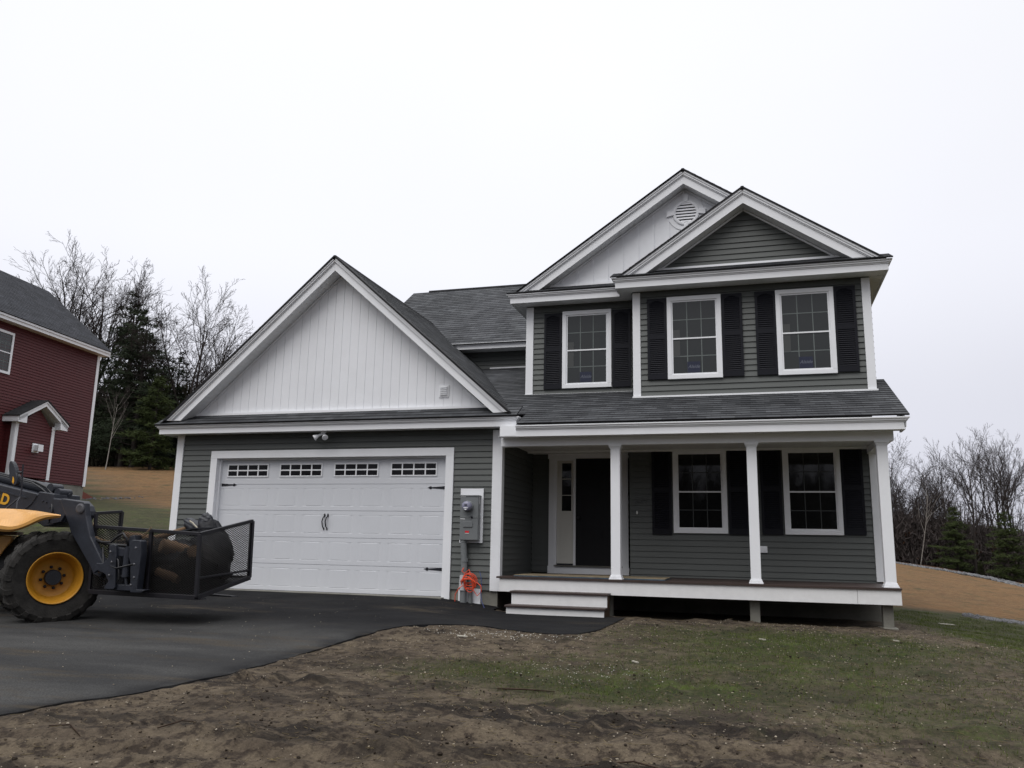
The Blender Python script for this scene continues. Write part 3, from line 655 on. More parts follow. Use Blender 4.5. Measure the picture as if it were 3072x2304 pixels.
# windows
def textmesh(body,size,extr=.002,shear=0,offset=0,alignx='CENTER'):
    cu=bpy.data.curves.new('lettering','FONT'); cu.body=body; cu.size=size; cu.extrude=extr; cu.shear=shear; cu.offset=offset; cu.align_x=alignx; cu.align_y='CENTER'
    o=bpy.data.objects.new('tmp',cu); COL.objects.link(o); bpy.context.view_layer.update()
    me=bpy.data.meshes.new_from_object(o.evaluated_get(bpy.context.evaluated_depsgraph_get())); bpy.data.objects.remove(o); return me
STK_BLUE=mat('blue_sticker',(.022,.026,.050),.4,.3); STK_PALE=mat('pale_sticker',(.062,.065,.065),.5,.3); STK_TXT=mat('sticker_lettering',(.12,.13,.165),.5,.3)
def window(x,z,Yw,upper,glass):
    W,H=.980,1.566; y=Yw-.023; mb=MB(); c=.078
    mb.box(x,x+W,y-.034,y+.01,z,z+c); mb.box(x,x+W,y-.034,y+.01,z+H-c,z+H); mb.box(x,x+c,y-.034,y+.01,z+c,z+H-c); mb.box(x+W-c,x+W,y-.034,y+.01,z+c,z+H-c)
    w=mb.build('window',WHITE,house,bevel=.004)
    zm=z+H*.485; 
    for nm,za,zb_,d in (('sash',z+c,zm+.012,.012),('sash',zm-.012,z+H-c,.004)):
        mb=MB(); s=.026; x0,x1=x+c,x+W-c; yy=y-.008-d
        mb.box(x0,x1,yy,yy+.012,za,za+s); mb.box(x0,x1,yy,yy+.012,zb_-s,zb_); mb.box(x0,x0+s,yy,yy+.012,za+s,zb_-s); mb.box(x1-s,x1,yy,yy+.012,za+s,zb_-s); mb.build('sash',WHITE,w)
    a0,a1=x+c+.026,x+W-c-.026; b=[(z+c+.026,zm-.014),(zm+.014,z+H-c-.026)]
    mb=MB(); mb.box(a0-.01,a1+.01,y-.004,y+.006,z+c,z+H-c); mb.build('glass',glass,w)
    mb=MB()
    for (p,q) in b:
        for k in (1,2): xx=a0+(a1-a0)*k/3; mb.box(xx-.008,xx+.008,y-.0062,y-.004,p,q)
        zz=(p+q)/2; mb.box(a0,a1,y-.0070,y-.0042,zz-.008,zz+.008)
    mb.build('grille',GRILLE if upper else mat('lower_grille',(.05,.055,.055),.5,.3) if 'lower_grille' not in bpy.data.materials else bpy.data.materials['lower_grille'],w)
    if upper:
        mb=MB(); mb.box(a0,a0+.125,y-.0078,y-.0072,b[0][0]+(b[0][1]-b[0][0])*.5,b[0][1]-.02); mb.box(a0,a0+.125,y-.0078,y-.0072,b[1][0],b[1][0]+.155); mb.build('sticker',STK_PALE,w)
        xc=(a0+a1)/2-.02; mb=MB(); mb.box(xc-.115,xc+.115,y-.009,y-.0075,b[0][0]+.005,b[0][0]+.215); s=mb.build('sticker',STK_BLUE,w)
        me=textmesh('Alside',.085,.0008,.35,.001); me.materials.append(STK_TXT); t=bpy.data.objects.new('lettering',me); COL.objects.link(t); t.parent=s; t.rotation_euler=(R_(90),0,0); t.location=(xc,y-.0095,b[0][0]+.12)
    return w
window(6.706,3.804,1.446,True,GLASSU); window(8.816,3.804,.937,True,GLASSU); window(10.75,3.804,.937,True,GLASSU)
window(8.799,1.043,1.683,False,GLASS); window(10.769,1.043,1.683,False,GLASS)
# shutters
mb=MB(); w,h=.362,1.545; st=.045
mb.box(0,w,-.018,0,0,h)
mb.box(0,st,-.034,-.018,0,h); mb.box(w-st,w,-.034,-.018,0,h); mb.box(st,w-st,-.034,-.018,0,.10); mb.box(st,w-st,-.034,-.018,h*.52-.045,h*.52+.045)
arch=[(st,h)]+[(st+(w-2*st)*t/10, h-.045-.05*(1-math.sin(math.pi*t/10))) for t in range(11)]+[(w-st,h)]; mb.prism(arch[::-1],-.034,-.018)
for (a,b) in ((.10,h*.52-.045),(h*.52+.045,h-.05)):
    n=int((b-a)/.036)
    for k in range(n):
        z=a+(b-a)*(k+.5)/n; mb.hull8([(st,-.018,z+.002),(w-st,-.018,z+.002),(w-st,-.018,z+.014),(st,-.018,z+.014),(st,-.032,z-.014),(w-st,-.032,z-.014),(w-st,-.032,z-.008),(st,-.032,z-.008)])
sh0=mb.build('shutter',SHUT,house); first=True
for (x,z,Yw) in ((6.332,3.80,1.446),(7.705,3.80,1.446),(8.449,3.812,.937),(9.806,3.82,.937),(10.392,3.822,.937),(11.728,3.826,.937),(8.405,1.012,1.683),(9.80,1.025,1.683),(10.375,1.035,1.683),(11.757,1.05,1.683)):
    o=sh0 if first else sh0.copy()
    if not first: COL.objects.link(o); o.parent=house
    first=False; o.location=(x,Yw-.012,z); 
    if z<2: o.scale=(1,1,1.025)
# round gable vent
vc=(9.17,1.437,7.236); Mv=Matrix.Translation(vc)@Matrix.Rotation(R_(90),4,'X')
mb=MB(); mb.lathe([(.0,.012),(.355,.012),(.36,.006),(.36,0)],Mv,48); mb.lathe([(.20,.012),(.202,.034),(.215,.040),(.245,.038),(.258,.030),(.26,.012)],Mv,48)
for k in range(4):
    a=k*math.pi/2; c,s=math.cos(a),math.sin(a); q=[(.235,-.035),(.235,.035),(.375,.062),(.375,-.062)]
    mb.prism([(vc[0]+c*u-s*v,vc[2]+s*u+c*v) for u,v in q],vc[1]-.052,vc[1]-.012)
vo=mb.build('round_vent',WHITEV,house); mb=MB(); mb.lathe([(0,.013),(.2,.013)],Mv,40); mb.build('vent_backing',IRON,vo)
mb=MB()
for k in range(7):
    z=-.18+.06*k; hw=math.sqrt(max(.205**2-(z)**2,.0)); hw=max(hw,.07)
    mb.hull8([(vc[0]-hw,vc[1]-.015,vc[2]+z+.022),(vc[0]+hw,vc[1]-.015,vc[2]+z+.022),(vc[0]+hw,vc[1]-.015,vc[2]+z+.030),(vc[0]-hw,vc[1]-.015,vc[2]+z+.030),(vc[0]-hw,vc[1]-.036,vc[2]+z-.014),(vc[0]+hw,vc[1]-.036,vc[2]+z-.014),(vc[0]+hw,vc[1]-.036,vc[2]+z-.006),(vc[0]-hw,vc[1]-.036,vc[2]+z-.006)])
mb.build('louver',WHITEV,vo)
# small vent in garage gable
mb=MB(); mb.box(4.685,4.88,-.028,-.008,3.435,3.665); mb.box(4.71,4.855,-.040,-.028,3.46,3.64)
for k in range(5): mb.box(4.715,4.85,-.058,-.040,3.478+k*.033,3.494+k*.033)
mb.build('gable_vent',WHITE,house,bevel=.004)
# flood light under the soffit
fl0=MB(); fl0.lathe([(0,0),(.055,0),(.05,-.03),(.02,-.05),(0,-.05)],Matrix.Translation((2.41,-.17,2.832)),20); flo=fl0.build('flood_light',WHITE,house,smooth=True)
for (tip,d) in (((2.27,-.24,2.70),1),((2.50,-.26,2.70),-1)):
    a=Vector((2.41,-.17,2.79)); b=Vector(tip); z=(b-a).normalized(); M=Matrix.Translation(a)@z.to_track_quat('Z','Y').to_matrix().to_4x4(); L=(b-a).length
    mb=MB(); mb.lathe([(0,0),(.02,.01),(.024,L*.5),(.026,L*.52),(.022,L*.55),(.03,L*.65),(.055,L),(.058,L+.012),(.05,L+.016),(0,L+.018)],M,24); mb.build('lamp_head',WHITE,flo,smooth=True)
# entry: pilasters, header, sidelight, door
for x0 in (6.29,7.755):
    mb=MB(); mb.box(x0,x0+.13,2.10,2.165,.236,2.5)
    for k in range(5): mb.box(x0+.018+k*.021,x0+.027+k*.021,2.094,2.10,.40,2.44)
    mb.box(x0-.012,x0+.142,2.085,2.10,.236,.38); mb.build('pilaster',WHITE,house)
mb=MB(); mb.box(6.27,7.91,2.09,2.165,2.5,2.6); mb.build('door_header',WHITE,house)
mb=MB(); mb.box(6.42,7.755,2.11,2.165,.236,.375); mb.build('sill_board',WHITE,house)
mb=MB(); mb.box(6.41,7.765,2.06,2.16,.376,.398); mb.build('threshold',mat('weathered_threshold',(.12,.115,.10),.6,.3),house)
mb=MB(); mb.box(6.42,6.448,2.115,2.165,.398,2.5); mb.box(6.79,6.835,2.112,2.165,.398,2.5); mb.box(6.448,6.79,2.115,2.165,2.46,2.5); mb.build('door_frame',WHITE,house)
mb=MB(); mb.box(6.45,6.788,2.135,2.165,.43,1.455); mb.box(6.45,6.788,2.135,2.165,2.41,2.46); mb.box(6.45,6.55,2.135,2.165,1.455,2.41); mb.box(6.745,6.788,2.135,2.165,1.455,2.41)
panel(mb,6.51,6.74,.52,1.25,2.134)
for z in (1.765,2.09): mb.box(6.55,6.745,2.140,2.160,z-.008,z+.008)
sl_=mb.build('sidelight',CREAM,house); mb=MB(); mb.box(6.55,6.745,2.146,2.16,1.455,2.41); mb.build('pane',GLASS,sl_); mb=MB(); mb.box(6.46,6.78,2.14,2.16,.40,.428); mb.build('weather_seal',IRON,sl_)
mb=MB(); mb.box(6.836,7.75,2.142,2.16,.40,2.5)
for (a,b) in ((6.94,7.24),(7.35,7.65)):
    for (p,q) in ((.60,1.12),(1.28,1.95),(2.08,2.36)): panel(mb,a,b,p,q,2.1415,.02,.012)
dr=mb.build('front_door',DOORB,house); mb=MB(); mb.tube([(6.90,2.14,1.32),(6.90,2.09,1.32)],[.018,.018],12); mb.lathe([(0,0),(.03,.004),(.032,.02),(.02,.035),(0,.036)],Matrix.Translation((6.90,2.10,1.32))@Matrix.Rotation(R_(90),4,'X'),16); mb.build('handle',IRON,dr)
me=textmesh('807',.17,.003,0,.003); me.materials.append(mat('dark_number',(.075,.08,.077),.4,.4)); t=bpy.data.objects.new('house_number',me); COL.objects.link(t); t.parent=house; t.rotation_euler=(R_(90),0,0); t.location=(8.21,1.655,1.63)
mb=MB(); mb.lathe([(0,0.01),(.012,.01),(.016,0)],Matrix.Translation((8.117,1.66,1.413))@Matrix.Scale(2.2,4,(0,0,1))@Matrix.Rotation(R_(90),4,'X'),20); mb.build('doorbell',mat('doorbell_white',(.8,.8,.78),.4,.5),house)
mb=MB(); mb.box(10.29,10.45,1.635,1.672,.715,.832); mb.box(10.31,10.43,1.628,1.635,.73,.81); mb.build('outlet_cover',WHITE,house,bevel=.003)

# ------------------------------------------------------------------ things at the house
mt=empty('electric_meter',(5.4,-.03,.8),0,'grey electric meter panel on a white backing board right of the garage door','meter')
def LM(x,y,z): return Matrix.Translation((-5.4,.03,-.8))
def mbuild(mb,name,m,parent,**k):
    """build world-coordinate geometry under an Empty"""
    loc=parent.location if parent.parent is None else parent.parent.location
    base_=Vector(loc); mb.v=[(v[0]-base_.x,v[1]-base_.y,v[2]-base_.z) for v in mb.v]
    return mb.build(name,m,parent,**k)
mb=MB(); mb.box(5.186,5.617,-.045,-.016,.79,1.747); mbuild(mb,'backing_board',WHITEV,mt)
mb=MB(); mb.box(5.235,5.572,-.185,-.046,.838,1.225); mb.box(5.235,5.572,-.185,-.046,1.233,1.617); mb.box(5.228,5.578,-.192,-.05,1.223,1.235); mb.box(5.225,5.582,-.196,-.05,1.60,1.622)
mb.prism([(5.30,1.06),(5.47,1.06),(5.475,1.08),(5.475,1.14),(5.455,1.165),(5.30,1.165)],-.2,-.185); mbuild(mb,'meter_box',GRAYBOX,mt,bevel=.005)
Mm=Matrix.Translation((5.385,-.185,1.425))@Matrix.Rotation(R_(90),4,'X'); mb=MB(); mb.lathe([(.098,0),(.098,.02),(.09,.03),(.082,.03)],Mm,32); mbuild(mb,'meter_ring',PVC,mt,smooth=True)
mb=MB(); mb.lathe([(.084,.02),(.084,.10),(.078,.125),(.06,.135),(0,.137)],Mm,32); gm=mbuild(mb,'meter_dial',METERG,mt,smooth=True)
mb=MB(); mb.box(5.36,5.41,-.327,-.323,1.432,1.452); mb2=MB(); mbuild(mb,'display',IRON,mt)
mb=MB(); mb.box(5.345,5.425,-.3255,-.322,1.385,1.40); mb.prism([(5.385,1.352),(5.412,1.37),(5.35,1.37)],-.3255,-.322); mbuild(mb,'dial_label',WHITE,mt)
mb=MB(); mb.box(5.338,5.412,-.19,-.186,.962,.995); mbuild(mb,'warning_label',mat('red_label',(.6,.02,.03),.4,.4),mt)
mb=MB()
for x0,z in ((5.242,1.588),(5.242,1.196)):
    for k in range(6): mb.box(x0+k*.0155,x0+.011+k*.0155,-.188,-.1855,z,z+.014)
mb.box(5.338,5.412,-.19,-.186,.948,.957)
for k in range(7): mb.box(5.573,5.5755,-.16,-.11,1.585-k*.02,1.595-k*.02)
mbuild(mb,'rating_labels',mat('white_label',(.75,.75,.75),.5,.4),mt)
mb=MB(); mb.tube([(5.45,-.195,1.25),(5.46,-.2,1.235),(5.47,-.19,1.22)],[.014,.02,.012],8); mbuild(mb,'seal_tag',IRON,mt)
mb=MB(); mb.tube([(5.29,-.11,.84),(5.29,-.11,.80)],[.062,.062],20); mb.tube([(5.29,-.11,.80),(5.31,-.10,.45)],[.056,.056],20,cap=False); mb.tube([(5.31,-.10,.45),(5.315,-.10,-.02)],[.056,.056],20); mb.tube([(5.315,-.1,.52),(5.315,-.1,.46)],[.062,.062],20); mbuild(mb,'conduit',PVC,mt,smooth=False)
mb=MB(); mb.tube([(5.31,-.12,.23),(5.30,-.13,-.03)],[.064,.068],20); mb.tube([(5.31,-.12,.02),(5.31,-.12,-.0)],[.072,.072],20); mbuild(mb,'expansion_sleeve',mat('pale_pvc',(.42,.42,.43),.5,.4),mt)
mb=MB(); mb.tube([(5.315,-.12,-.02),(5.32,-.12,-.42)],[.058,.058],20); mb.tube([(5.435,-.08,.28),(5.44,-.08,-.42)],[.034,.034],14); mb.tube([(5.19,-.14,-.22),(5.19,-.14,-.42)],[.035,.035],14); mbuild(mb,'ground_conduit',PVC,mt)
mb=MB(); mb.box(5.19,5.60,-.03,.014,-.27,-.0); mbuild(mb,'lower_board',WHITEV,mt)
# orange cord coil
pts=[]
for i in range(220):
    t=i/220; a=t*2*math.pi*7.5; w=.5+.5*math.sin(t*17)
    rx=.105+.03*math.sin(t*11); rz=.085+.04*math.sin(t*7+1)
    cx=5.425+.03*math.sin(t*9); cz=.115+.05*math.sin(t*5)
    pts.append((cx+rx*math.cos(a),-.185-.03*math.sin(a*.9+t*5)-.02*t,cz+rz*math.sin(a)))
cord=MB(); cord.tube(pts,.0075,6)
cord.tube([(5.33,-.17,.36),(5.30,-.18,.30),(5.36,-.2,.26),(5.44,-.2,.33),(5.47,-.19,.24),(5.5,-.2,.10),(5.53,-.2,-.02),(5.60,-.2,-.11),(5.67,-.19,-.04),(5.66,-.19,.06),(5.58,-.19,.12),(5.54,-.19,.02),(5.55,-.18,.2)],.0075,6)
cord.tube([(5.33,-.19,.06),(5.25,-.19,.0),(5.19,-.18,-.1),(5.18,-.16,-.22),(5.175,-.15,-.30)],.0075,6)
tag(cord.build('extension_cord',ORANGE,smooth=True),'tangled orange cord coiled around the grey conduit below the meter','cord')
bc=MB(); bc.tube([(5.60,-.10,.30),(5.64,-.14,.22),(5.66,-.15,.1),(5.66,-.2,-.05),(5.72,-.3,-.2),(5.85,-.5,-.315),(6.05,-.75,-.34),(6.25,-.95,-.345)],.007,6)
tag(bc.build('cable',BLUEC,smooth=True),'thin dark blue cable trailing from the wall to the porch steps','cable')
# board on the deck
bd=empty('sheet_board',(7.5,.45,.236),0,'thin tan sheet of board with blue edge lying on the porch deck','board')
mb=MB(); mb.box(6.2,8.8,-.02,.95,.252,.262); mbuild(mb,'board_face',TAN,bd)
mb=MB(); mb.box(6.2,8.8,-.02,.95,.2365,.252); mbuild(mb,'foam_layer',BLUEB,bd)

# ------------------------------------------------------------------ RED HOUSE (local: u towards viewer, off outwards)
TH=R_(8); dv=Vector((math.sin(TH),-math.cos(TH),0)); nv=Vector((math.cos(TH),math.sin(TH),0)); B0=Vector((-16.486,13.661,0))
rh=empty('red_house',(B0.x,B0.y,2.2),0,'dark red sided house with charcoal roof on the slope at the left','house')
Ro=Vector((B0.x,B0.y,2.2))
def RW(u,o,z): return B0+dv*u+nv*o+Vector((0,0,z))-Ro
def rbox(mb,u0,u1,o0,o1,z0,z1): mb.hull8([RW(u0,o0,z0),RW(u1,o0,z0),RW(u1,o1,z0),RW(u0,o1,z0),RW(u0,o0,z1),RW(u1,o0,z1),RW(u1,o1,z1),RW(u0,o1,z1)])
UU0=-.22
mb=MB(); O=RW(0,0,0); courses(mb,rect(UU0,15,2.85,8.5),O,dv,ZA,nv,.108,.022); mb.build('wall',RED,rh)
mb=MB(); courses(mb,[(-6.2,2.85),(0,2.85),(0,8.5),(-3.0,11.0),(-6.2,8.4)],RW(UU0,0,0),nv,ZA,-dv,.108,.022); mb.build('wall',RED,rh)
mb=MB(); rbox(mb,UU0,15,-6.2,-.02,1.2,2.85); mb.build('foundation',CONC,rh)
mb=MB(); rbox(mb,UU0+.02,15,-6.15,-.03,2.85,8.4); mb.build('interior_core',DARKIN,rh)
mb=MB(); rbox(mb,UU0-.02,UU0+.13,.0,.03,2.82,8.48); rbox(mb,UU0-.035,UU0-.02,-.13,.03,2.82,8.48); mb.build('corner_board',WHITE,rh)
mb=MB(); rbox(mb,UU0-.2,15,.30,.34,8.40,8.52); rbox(mb,UU0-.2,15,.24,.38,8.52,8.60); rbox(mb,UU0-.2,15,0,.30,8.40,8.42); mb.build('fascia',WHITE,rh)
sr_=.83
def rroof(m0,m1,z0,run,nn): 
    mb=MB(); 
    Uv=dv;V3=(-nv+Vector((0,0,nn))); L=V3.length; Vn=V3/L; N=Uv.cross(Vn); N=N if N.z>0 else -N
    courses(mb,rect(m0,m1,0,run*L),RW(0,.40,z0)+N*.02,Uv,Vn,N,.1425,.009); mb.face([RW(m0,.4,z0),RW(m1,.4,z0),RW(m1,.4-run,z0+run*nn),RW(m0,.4-run,z0+run*nn)]); return mb
rroof(UU0-.25,15,8.60,3.4,sr_).build('roof',SHINGR,rh)
mb=MB(); V3=(nv+Vector((0,0,sr_))); L=V3.length; courses(mb,rect(UU0-.25,15,0,3.4*L),RW(0,-6.4,8.60),dv,V3/L,(-nv*sr_+Vector((0,0,1))).normalized(),.1425,.009); mb.build('roof',SHINGR,rh)
mb=MB()
for s in (0,1):
    a=(.36,8.56) if s==0 else (-6.36,8.56)
    mb.hull8([RW(UU0-.22,a[0],a[1]-.2),RW(UU0-.18,a[0],a[1]-.2),RW(UU0-.18,-3.0,11.15),RW(UU0-.22,-3.0,11.15),RW(UU0-.22,a[0],a[1]),RW(UU0-.18,a[0],a[1]),RW(UU0-.18,-3.0,11.36),RW(UU0-.22,-3.0,11.36)])
mb.build('rake_board',WHITE,rh)
# window
def rwindow(u0,z0,w=.98,h=1.55):
    mb=MB(); c=.09
    rbox(mb,u0,u0+w,.01,.05,z0,z0+c); rbox(mb,u0,u0+w,.01,.05,z0+h-c,z0+h); rbox(mb,u0,u0+c,.01,.05,z0+c,z0+h-c); rbox(mb,u0+w-c,u0+w,.01,.05,z0+c,z0+h-c); rbox(mb,u0+c,u0+w-c,.01,.045,z0+h/2-.02,z0+h/2+.02)
    wn=mb.build('window',WHITE,rh); mb=MB(); rbox(mb,u0+c,u0+w-c,.012,.02,z0+c,z0+h-c); mb.build('pane',GLASSU,wn)
    mb=MB()
    for k in (1,2): uu=u0+c+(w-2*c)*k/3; rbox(mb,uu-.008,uu+.008,.02,.024,z0+c,z0+h-c)
    for f in (.28,.72): rbox(mb,u0+c,u0+w-c,.02,.025,z0+h*f-.008,z0+h*f+.008)
    mb.build('grille',GRILLE,wn)
rwindow(4.72,6.55); rwindow(9,6.55); rwindow(9,3.8)
# chimney chase with its little gable
CO=.38; mb=MB(); courses(mb,rect(2.46,4.5,2.9,4.88),RW(0,CO,0),dv,ZA,nv,.108,.022); courses(mb,[(2.7,4.88),(4.2,4.88),(3.38,5.5)],RW(0,CO,0),dv,ZA,nv,.108,.022)
courses(mb,rect(0,CO,2.9,4.95),RW(4.5,0,0),nv,ZA,dv,.108,.022); courses(mb,rect(0,CO,2.9,4.95),RW(2.46,0,0),nv,ZA,-dv,.108,.022); ch=mb.build('chimney_chase',RED,rh)
mb=MB(); rbox(mb,4.36,4.52,CO,CO+.03,2.87,4.92); rbox(mb,4.5,4.53,CO-.13,CO,2.87,4.92); mb.build('corner_board',WHITE,ch); mb=MB(); rbox(mb,2.44,2.60,CO,CO+.03,2.87,4.92); mb.build('corner_board',WHITE,ch)
mb=MB(); pk=(3.38,5.80)
for (ue,ze,s) in ((2.05,5.05,-1),(4.70,5.05,1)):
    for (d0,d1,o) in ((0,.07,CO+.30),(.07,.20,CO+.27)):
        mb.hull8([RW(ue,0,ze-d1),RW(ue,o,ze-d1),RW(pk[0],o,pk[1]-d1),RW(pk[0],0,pk[1]-d1),RW(ue,0,ze-d0),RW(ue,o,ze-d0),RW(pk[0],o,pk[1]-d0),RW(pk[0],0,pk[1]-d0)])
    e=ue-s*.42
    mb.hull8([RW(ue,CO,ze-.22),RW(ue,CO+.27,ze-.22),RW(e,CO+.27,ze-.22),RW(e,CO,ze-.22),RW(ue,CO,ze-.05),RW(ue,CO+.27,ze-.05),RW(e,CO+.27,ze+.18),RW(e,CO,ze+.18)])
mb.build('rake_board',WHITE,ch)
mb=MB(); rbox(mb,4.70,4.73,0,CO+.27,4.84,5.05); mb.build('fascia',WHITE,ch)
mb=MB()
for ue in (2.0,4.76): mb.hull8([RW(ue,0,5.03),RW(ue,CO+.33,5.03),RW(pk[0],CO+.33,pk[1]),RW(pk[0],0,pk[1]),RW(ue,0,5.07),RW(ue,CO+.33,5.07),RW(pk[0],CO+.33,pk[1]+.04),RW(pk[0],0,pk[1]+.04)])
mb.build('roof',SHINGR,ch)
mb=MB(); rbox(mb,3.2,3.55,CO+.01,CO+.04,3.84,4.18); rbox(mb,3.26,3.49,CO+.04,CO+.24,3.90,4.12); rbox(mb,3.24,3.51,CO+.24,CO+.26,3.88,4.14); mb.build('exhaust_vent',WHITE,ch,bevel=.008)
# bulkhead at the far corner
mb=MB(); mb.hull8([RW(-.25,-.1,2.0),RW(-1.5,-.1,2.0),RW(-1.5,-1.5,2.0),RW(-.25,-1.5,2.0),RW(-.25,-.1,2.66),RW(-1.5,-.1,2.30),RW(-1.5,-1.5,2.30),RW(-.25,-1.5,2.66)]); mb.build('bulkhead_door',mat('rust_red_bulkhead',(.16,.045,.03),.6,.3),rh)
mb=MB(); rbox(mb,-1.62,-.23,-.1,.06,1.6,2.27); mb.build('bulkhead_curb',CONC,rh)
# ------------------------------------------------------------------ WHEEL LOADER
LG=mat('loader_grey_blue_paint',(.017,.0195,.028),.45,.45,noise=(6,.35),bump=(40,.08))
LY=mat('loader_yellow_orange_paint',(.54,.275,.070),.4,.45,noise=(5,.14),coat=.15)
RIMY=mat('rim_yellow_paint',(.46,.215,.018),.45,.4,noise=(9,.14))
TYRE=mat('dusty_tyre_rubber',(.022,.0205,.019),.85,.25,noise=(7,.6),bump=(50,.3))
STEEL=mat('worn_steel',(.10,.10,.11),.45,.5,metal=.6,noise=(12,.3))
LYEL=mat('yellow_lettering',(.60,.32,.02),.5,.4)
BLACKP=mat('black_hose_rubber',(.012,.012,.014),.5,.4)
ld=empty('wheel_loader',(1.0,-4.2,-.39),0,'grey and yellow loader carrying a mesh basket at the left edge of the driveway','loader')
def near_shift(mb,Y0,dY):
    t=(Y0+dY+14.0929)/(Y0+14.0929)
    mb.v=[(10.2818+(v[0]-10.2818)*t,v[1]+dY,.7492+(v[2]-.7492)*t) for v in mb.v]
def lb(mb,name,m,parent=None,**k):
    mb.v=[(v[0]-1.0,v[1]+4.2,v[2]+.39) for v in mb.v]; return mb.build(name,m,parent or ld,**k)
def wheel(face,N,far=False,R=.637):
    N=Vector(N).normalized(); M=Matrix.Translation(Vector(face)-N*.17)@N.to_track_quat('Z','Y').to_matrix().to_4x4()
    mb=MB(); s=R/.61
    k_=R/.61
    mb.lathe([(.335,.15),(.345,.175),(.385,.190)]+[(a*k_,b) for a,b in ((.50,.215),(.56,.195),(.585,.165),(.592,.08),(.595,0),(.592,-.08),(.585,-.165),(.56,-.195),(.50,-.215),(.43,-.2),(.36,-.15))],M,64)
    nl=19
    for side in (1,-1):
        for k in range(nl):
            a0=2*math.pi*(k+(.5 if side<0 else 0))/nl
            prof=[(.600,0.01,0.0),(.616,.10,.10),(.607,.175,.17),(.576,.203,.20),(.52,.217,.21)]
            for (r0,z0,t0),(r1,z1,t1) in zip(prof[:-1],prof[1:]):
                c=[]
                for h in (0,.028):
                    for (r,z,t) in ((r0,z0,t0),(r1,z1,t1)):
                        w=.055+.02*z
                        for sg_ in (-1,1):
                            a=a0+t*side*.8+sg_*w; rr=r+h*(1 if z<.17 else .45); zz=(z+h*(0 if z<.17 else .45))*side
                            c.append(M@Vector((rr*math.cos(a),rr*math.sin(a),zz)))
                mb.hull8([c[0],c[1],c[3],c[2],c[4],c[5],c[7],c[6]])
    w=lb(mb,'wheel',TYRE)
    mb=MB(); mb.lathe([(.342,.175),(.350,.196),(.343,.202),(.332,.190),(.318,.165),(.312,.11),(.296,.095),(.288,.03),(.276,.02),(.270,-.055),(.250,-.075),(.18,-.085),(.10,-.085),(0,-.085)],M,64); lb(mb,'rim',RIMY,w,smooth=True)
    mb=MB(); mb.lathe([(.108,-.085),(.108,.0),(.098,.012),(0,.012)],M,20)
    for k in range(4):
        a=k*math.pi/2+.4; MM=M@Matrix.Translation((.055*math.cos(a),.055*math.sin(a),.012)); mb.lathe([(.012,0),(.012,.008),(0,.008)],MM,8)
    lb(mb,'hub',LG,w)
    mb=MB()
    for k in range(8):
        a=k*math.pi/4+.2; MM=M@Matrix.Translation((.145*math.cos(a),.145*math.sin(a),-.085)); mb.lathe([(.022,0),(.022,.03),(.012,.035),(.012,.055),(0,.055)],MM,6)
    lb(mb,'wheel_nuts',IRON,w); return w
NS=(.80,-.60,0)
wheel((1.0,-4.72,.195),NS); wheel((-.30,-3.72,.195),NS); wheel((-2.9,-4.6,.25),(0,-1,0)); wheel((-2.9,-3.0,.25),(0,-1,0))
# body and axle
mb=MB(); mb.box(-3.2,.35,-4.2,-3.3,.12,.62); mb.tube([(.72,-4.5,.2),(-.1,-3.9,.2)],.09,12); mb.box(.45,1.30,-3.9,-3.4,.05,.45); lb(mb,'chassis',mat('greasy_dark_metal',(.018,.018,.02),.6,.4,noise=(9,.5)),bevel=.02)
mb=MB(); mb.prism([(-3.4,.45),(-3.4,1.35),(-1.6,1.35),(-1.1,.78),(-.31,.755),(-.32,.67),(-.48,.46),(-1.0,.3),(-2.8,.3)],-4.3,-3.15); mb.v=[(v[0]-.93*(v[1]+4.3),v[1],v[2]) for v in mb.v]; lb(mb,'engine_cover',LY,bevel=.02)
mb=MB(); mb.prism([(-1.1,.765),(-.17,.765),(-.16,.815),(-1.1,.83)],-4.35,-3.4); mb.v=[(v[0]-.93*(v[1]+4.35),v[1],v[2]) for v in mb.v]; lb(mb,'body_strip',mat('rust_brown_strip',(.05,.02,.010),.6,.3))
# fender
xs=[-1.6,-1.0,-.6,-.3,.0,.2,.35,.5,.65,.8,.94,1.07,1.16,1.195]
cz=[.99,.985,.97,.95,.925,.90,.885,.905,.958,1.03,1.056,1.058,1.053,1.04]; bz=[.89,.885,.87,.86,.835,.812,.803,.826,.875,.94,.985,1.0,1.003,1.008]; tz=[1.17,1.165,1.16,1.155,1.15,1.148,1.145,1.14,1.13,1.118,1.10,1.078,1.06,1.05]
mb=MB(); rows=[]
def sm(a):
    return [float(np.interp(x,xs,a)) for x in XX]
XX=list(np.linspace(-1.6,1.195,60)); CZ,BZ,TZ=sm(cz),sm(bz),sm(tz)
def smooth_(a,n=3):
    for _ in range(n): a=[a[0]]+[(a[i-1]+2*a[i]+a[i+1])/4 for i in range(1,len(a)-1)]+[a[-1]]
    return a
CZ,BZ,TZ=smooth_(CZ),smooth_(BZ),smooth_(TZ)
dish=[.045*math.exp(-((x-.02)/.22)**2) for x in XX]
secs=[]
for x,c,b,t,dd in zip(XX,CZ,BZ,TZ,dish):
    secs.append([(x,-4.93,b),(x,-4.96,b+.03),(x,-4.96,c-.01),(x,-4.94,c+.005),(x,-4.78,c+(t-c)*.42-dd),(x,-4.62,c+(t-c)*.8-dd*.6),(x,-4.50,t-.004),(x,-4.42,t),(x,-4.36,t-.02),(x,-4.36,b+.06)])
n=len(secs[0]); b0=len(mb.v)
for s_ in secs: mb.v.extend(s_)
for i in range(len(secs)-1):
    for j in range(n): a=b0+i*n+j; c=b0+i*n+(j+1)%n; mb.f.append((a,c,c+n,a+n)); mb.uv.extend([(0,0)]*4)
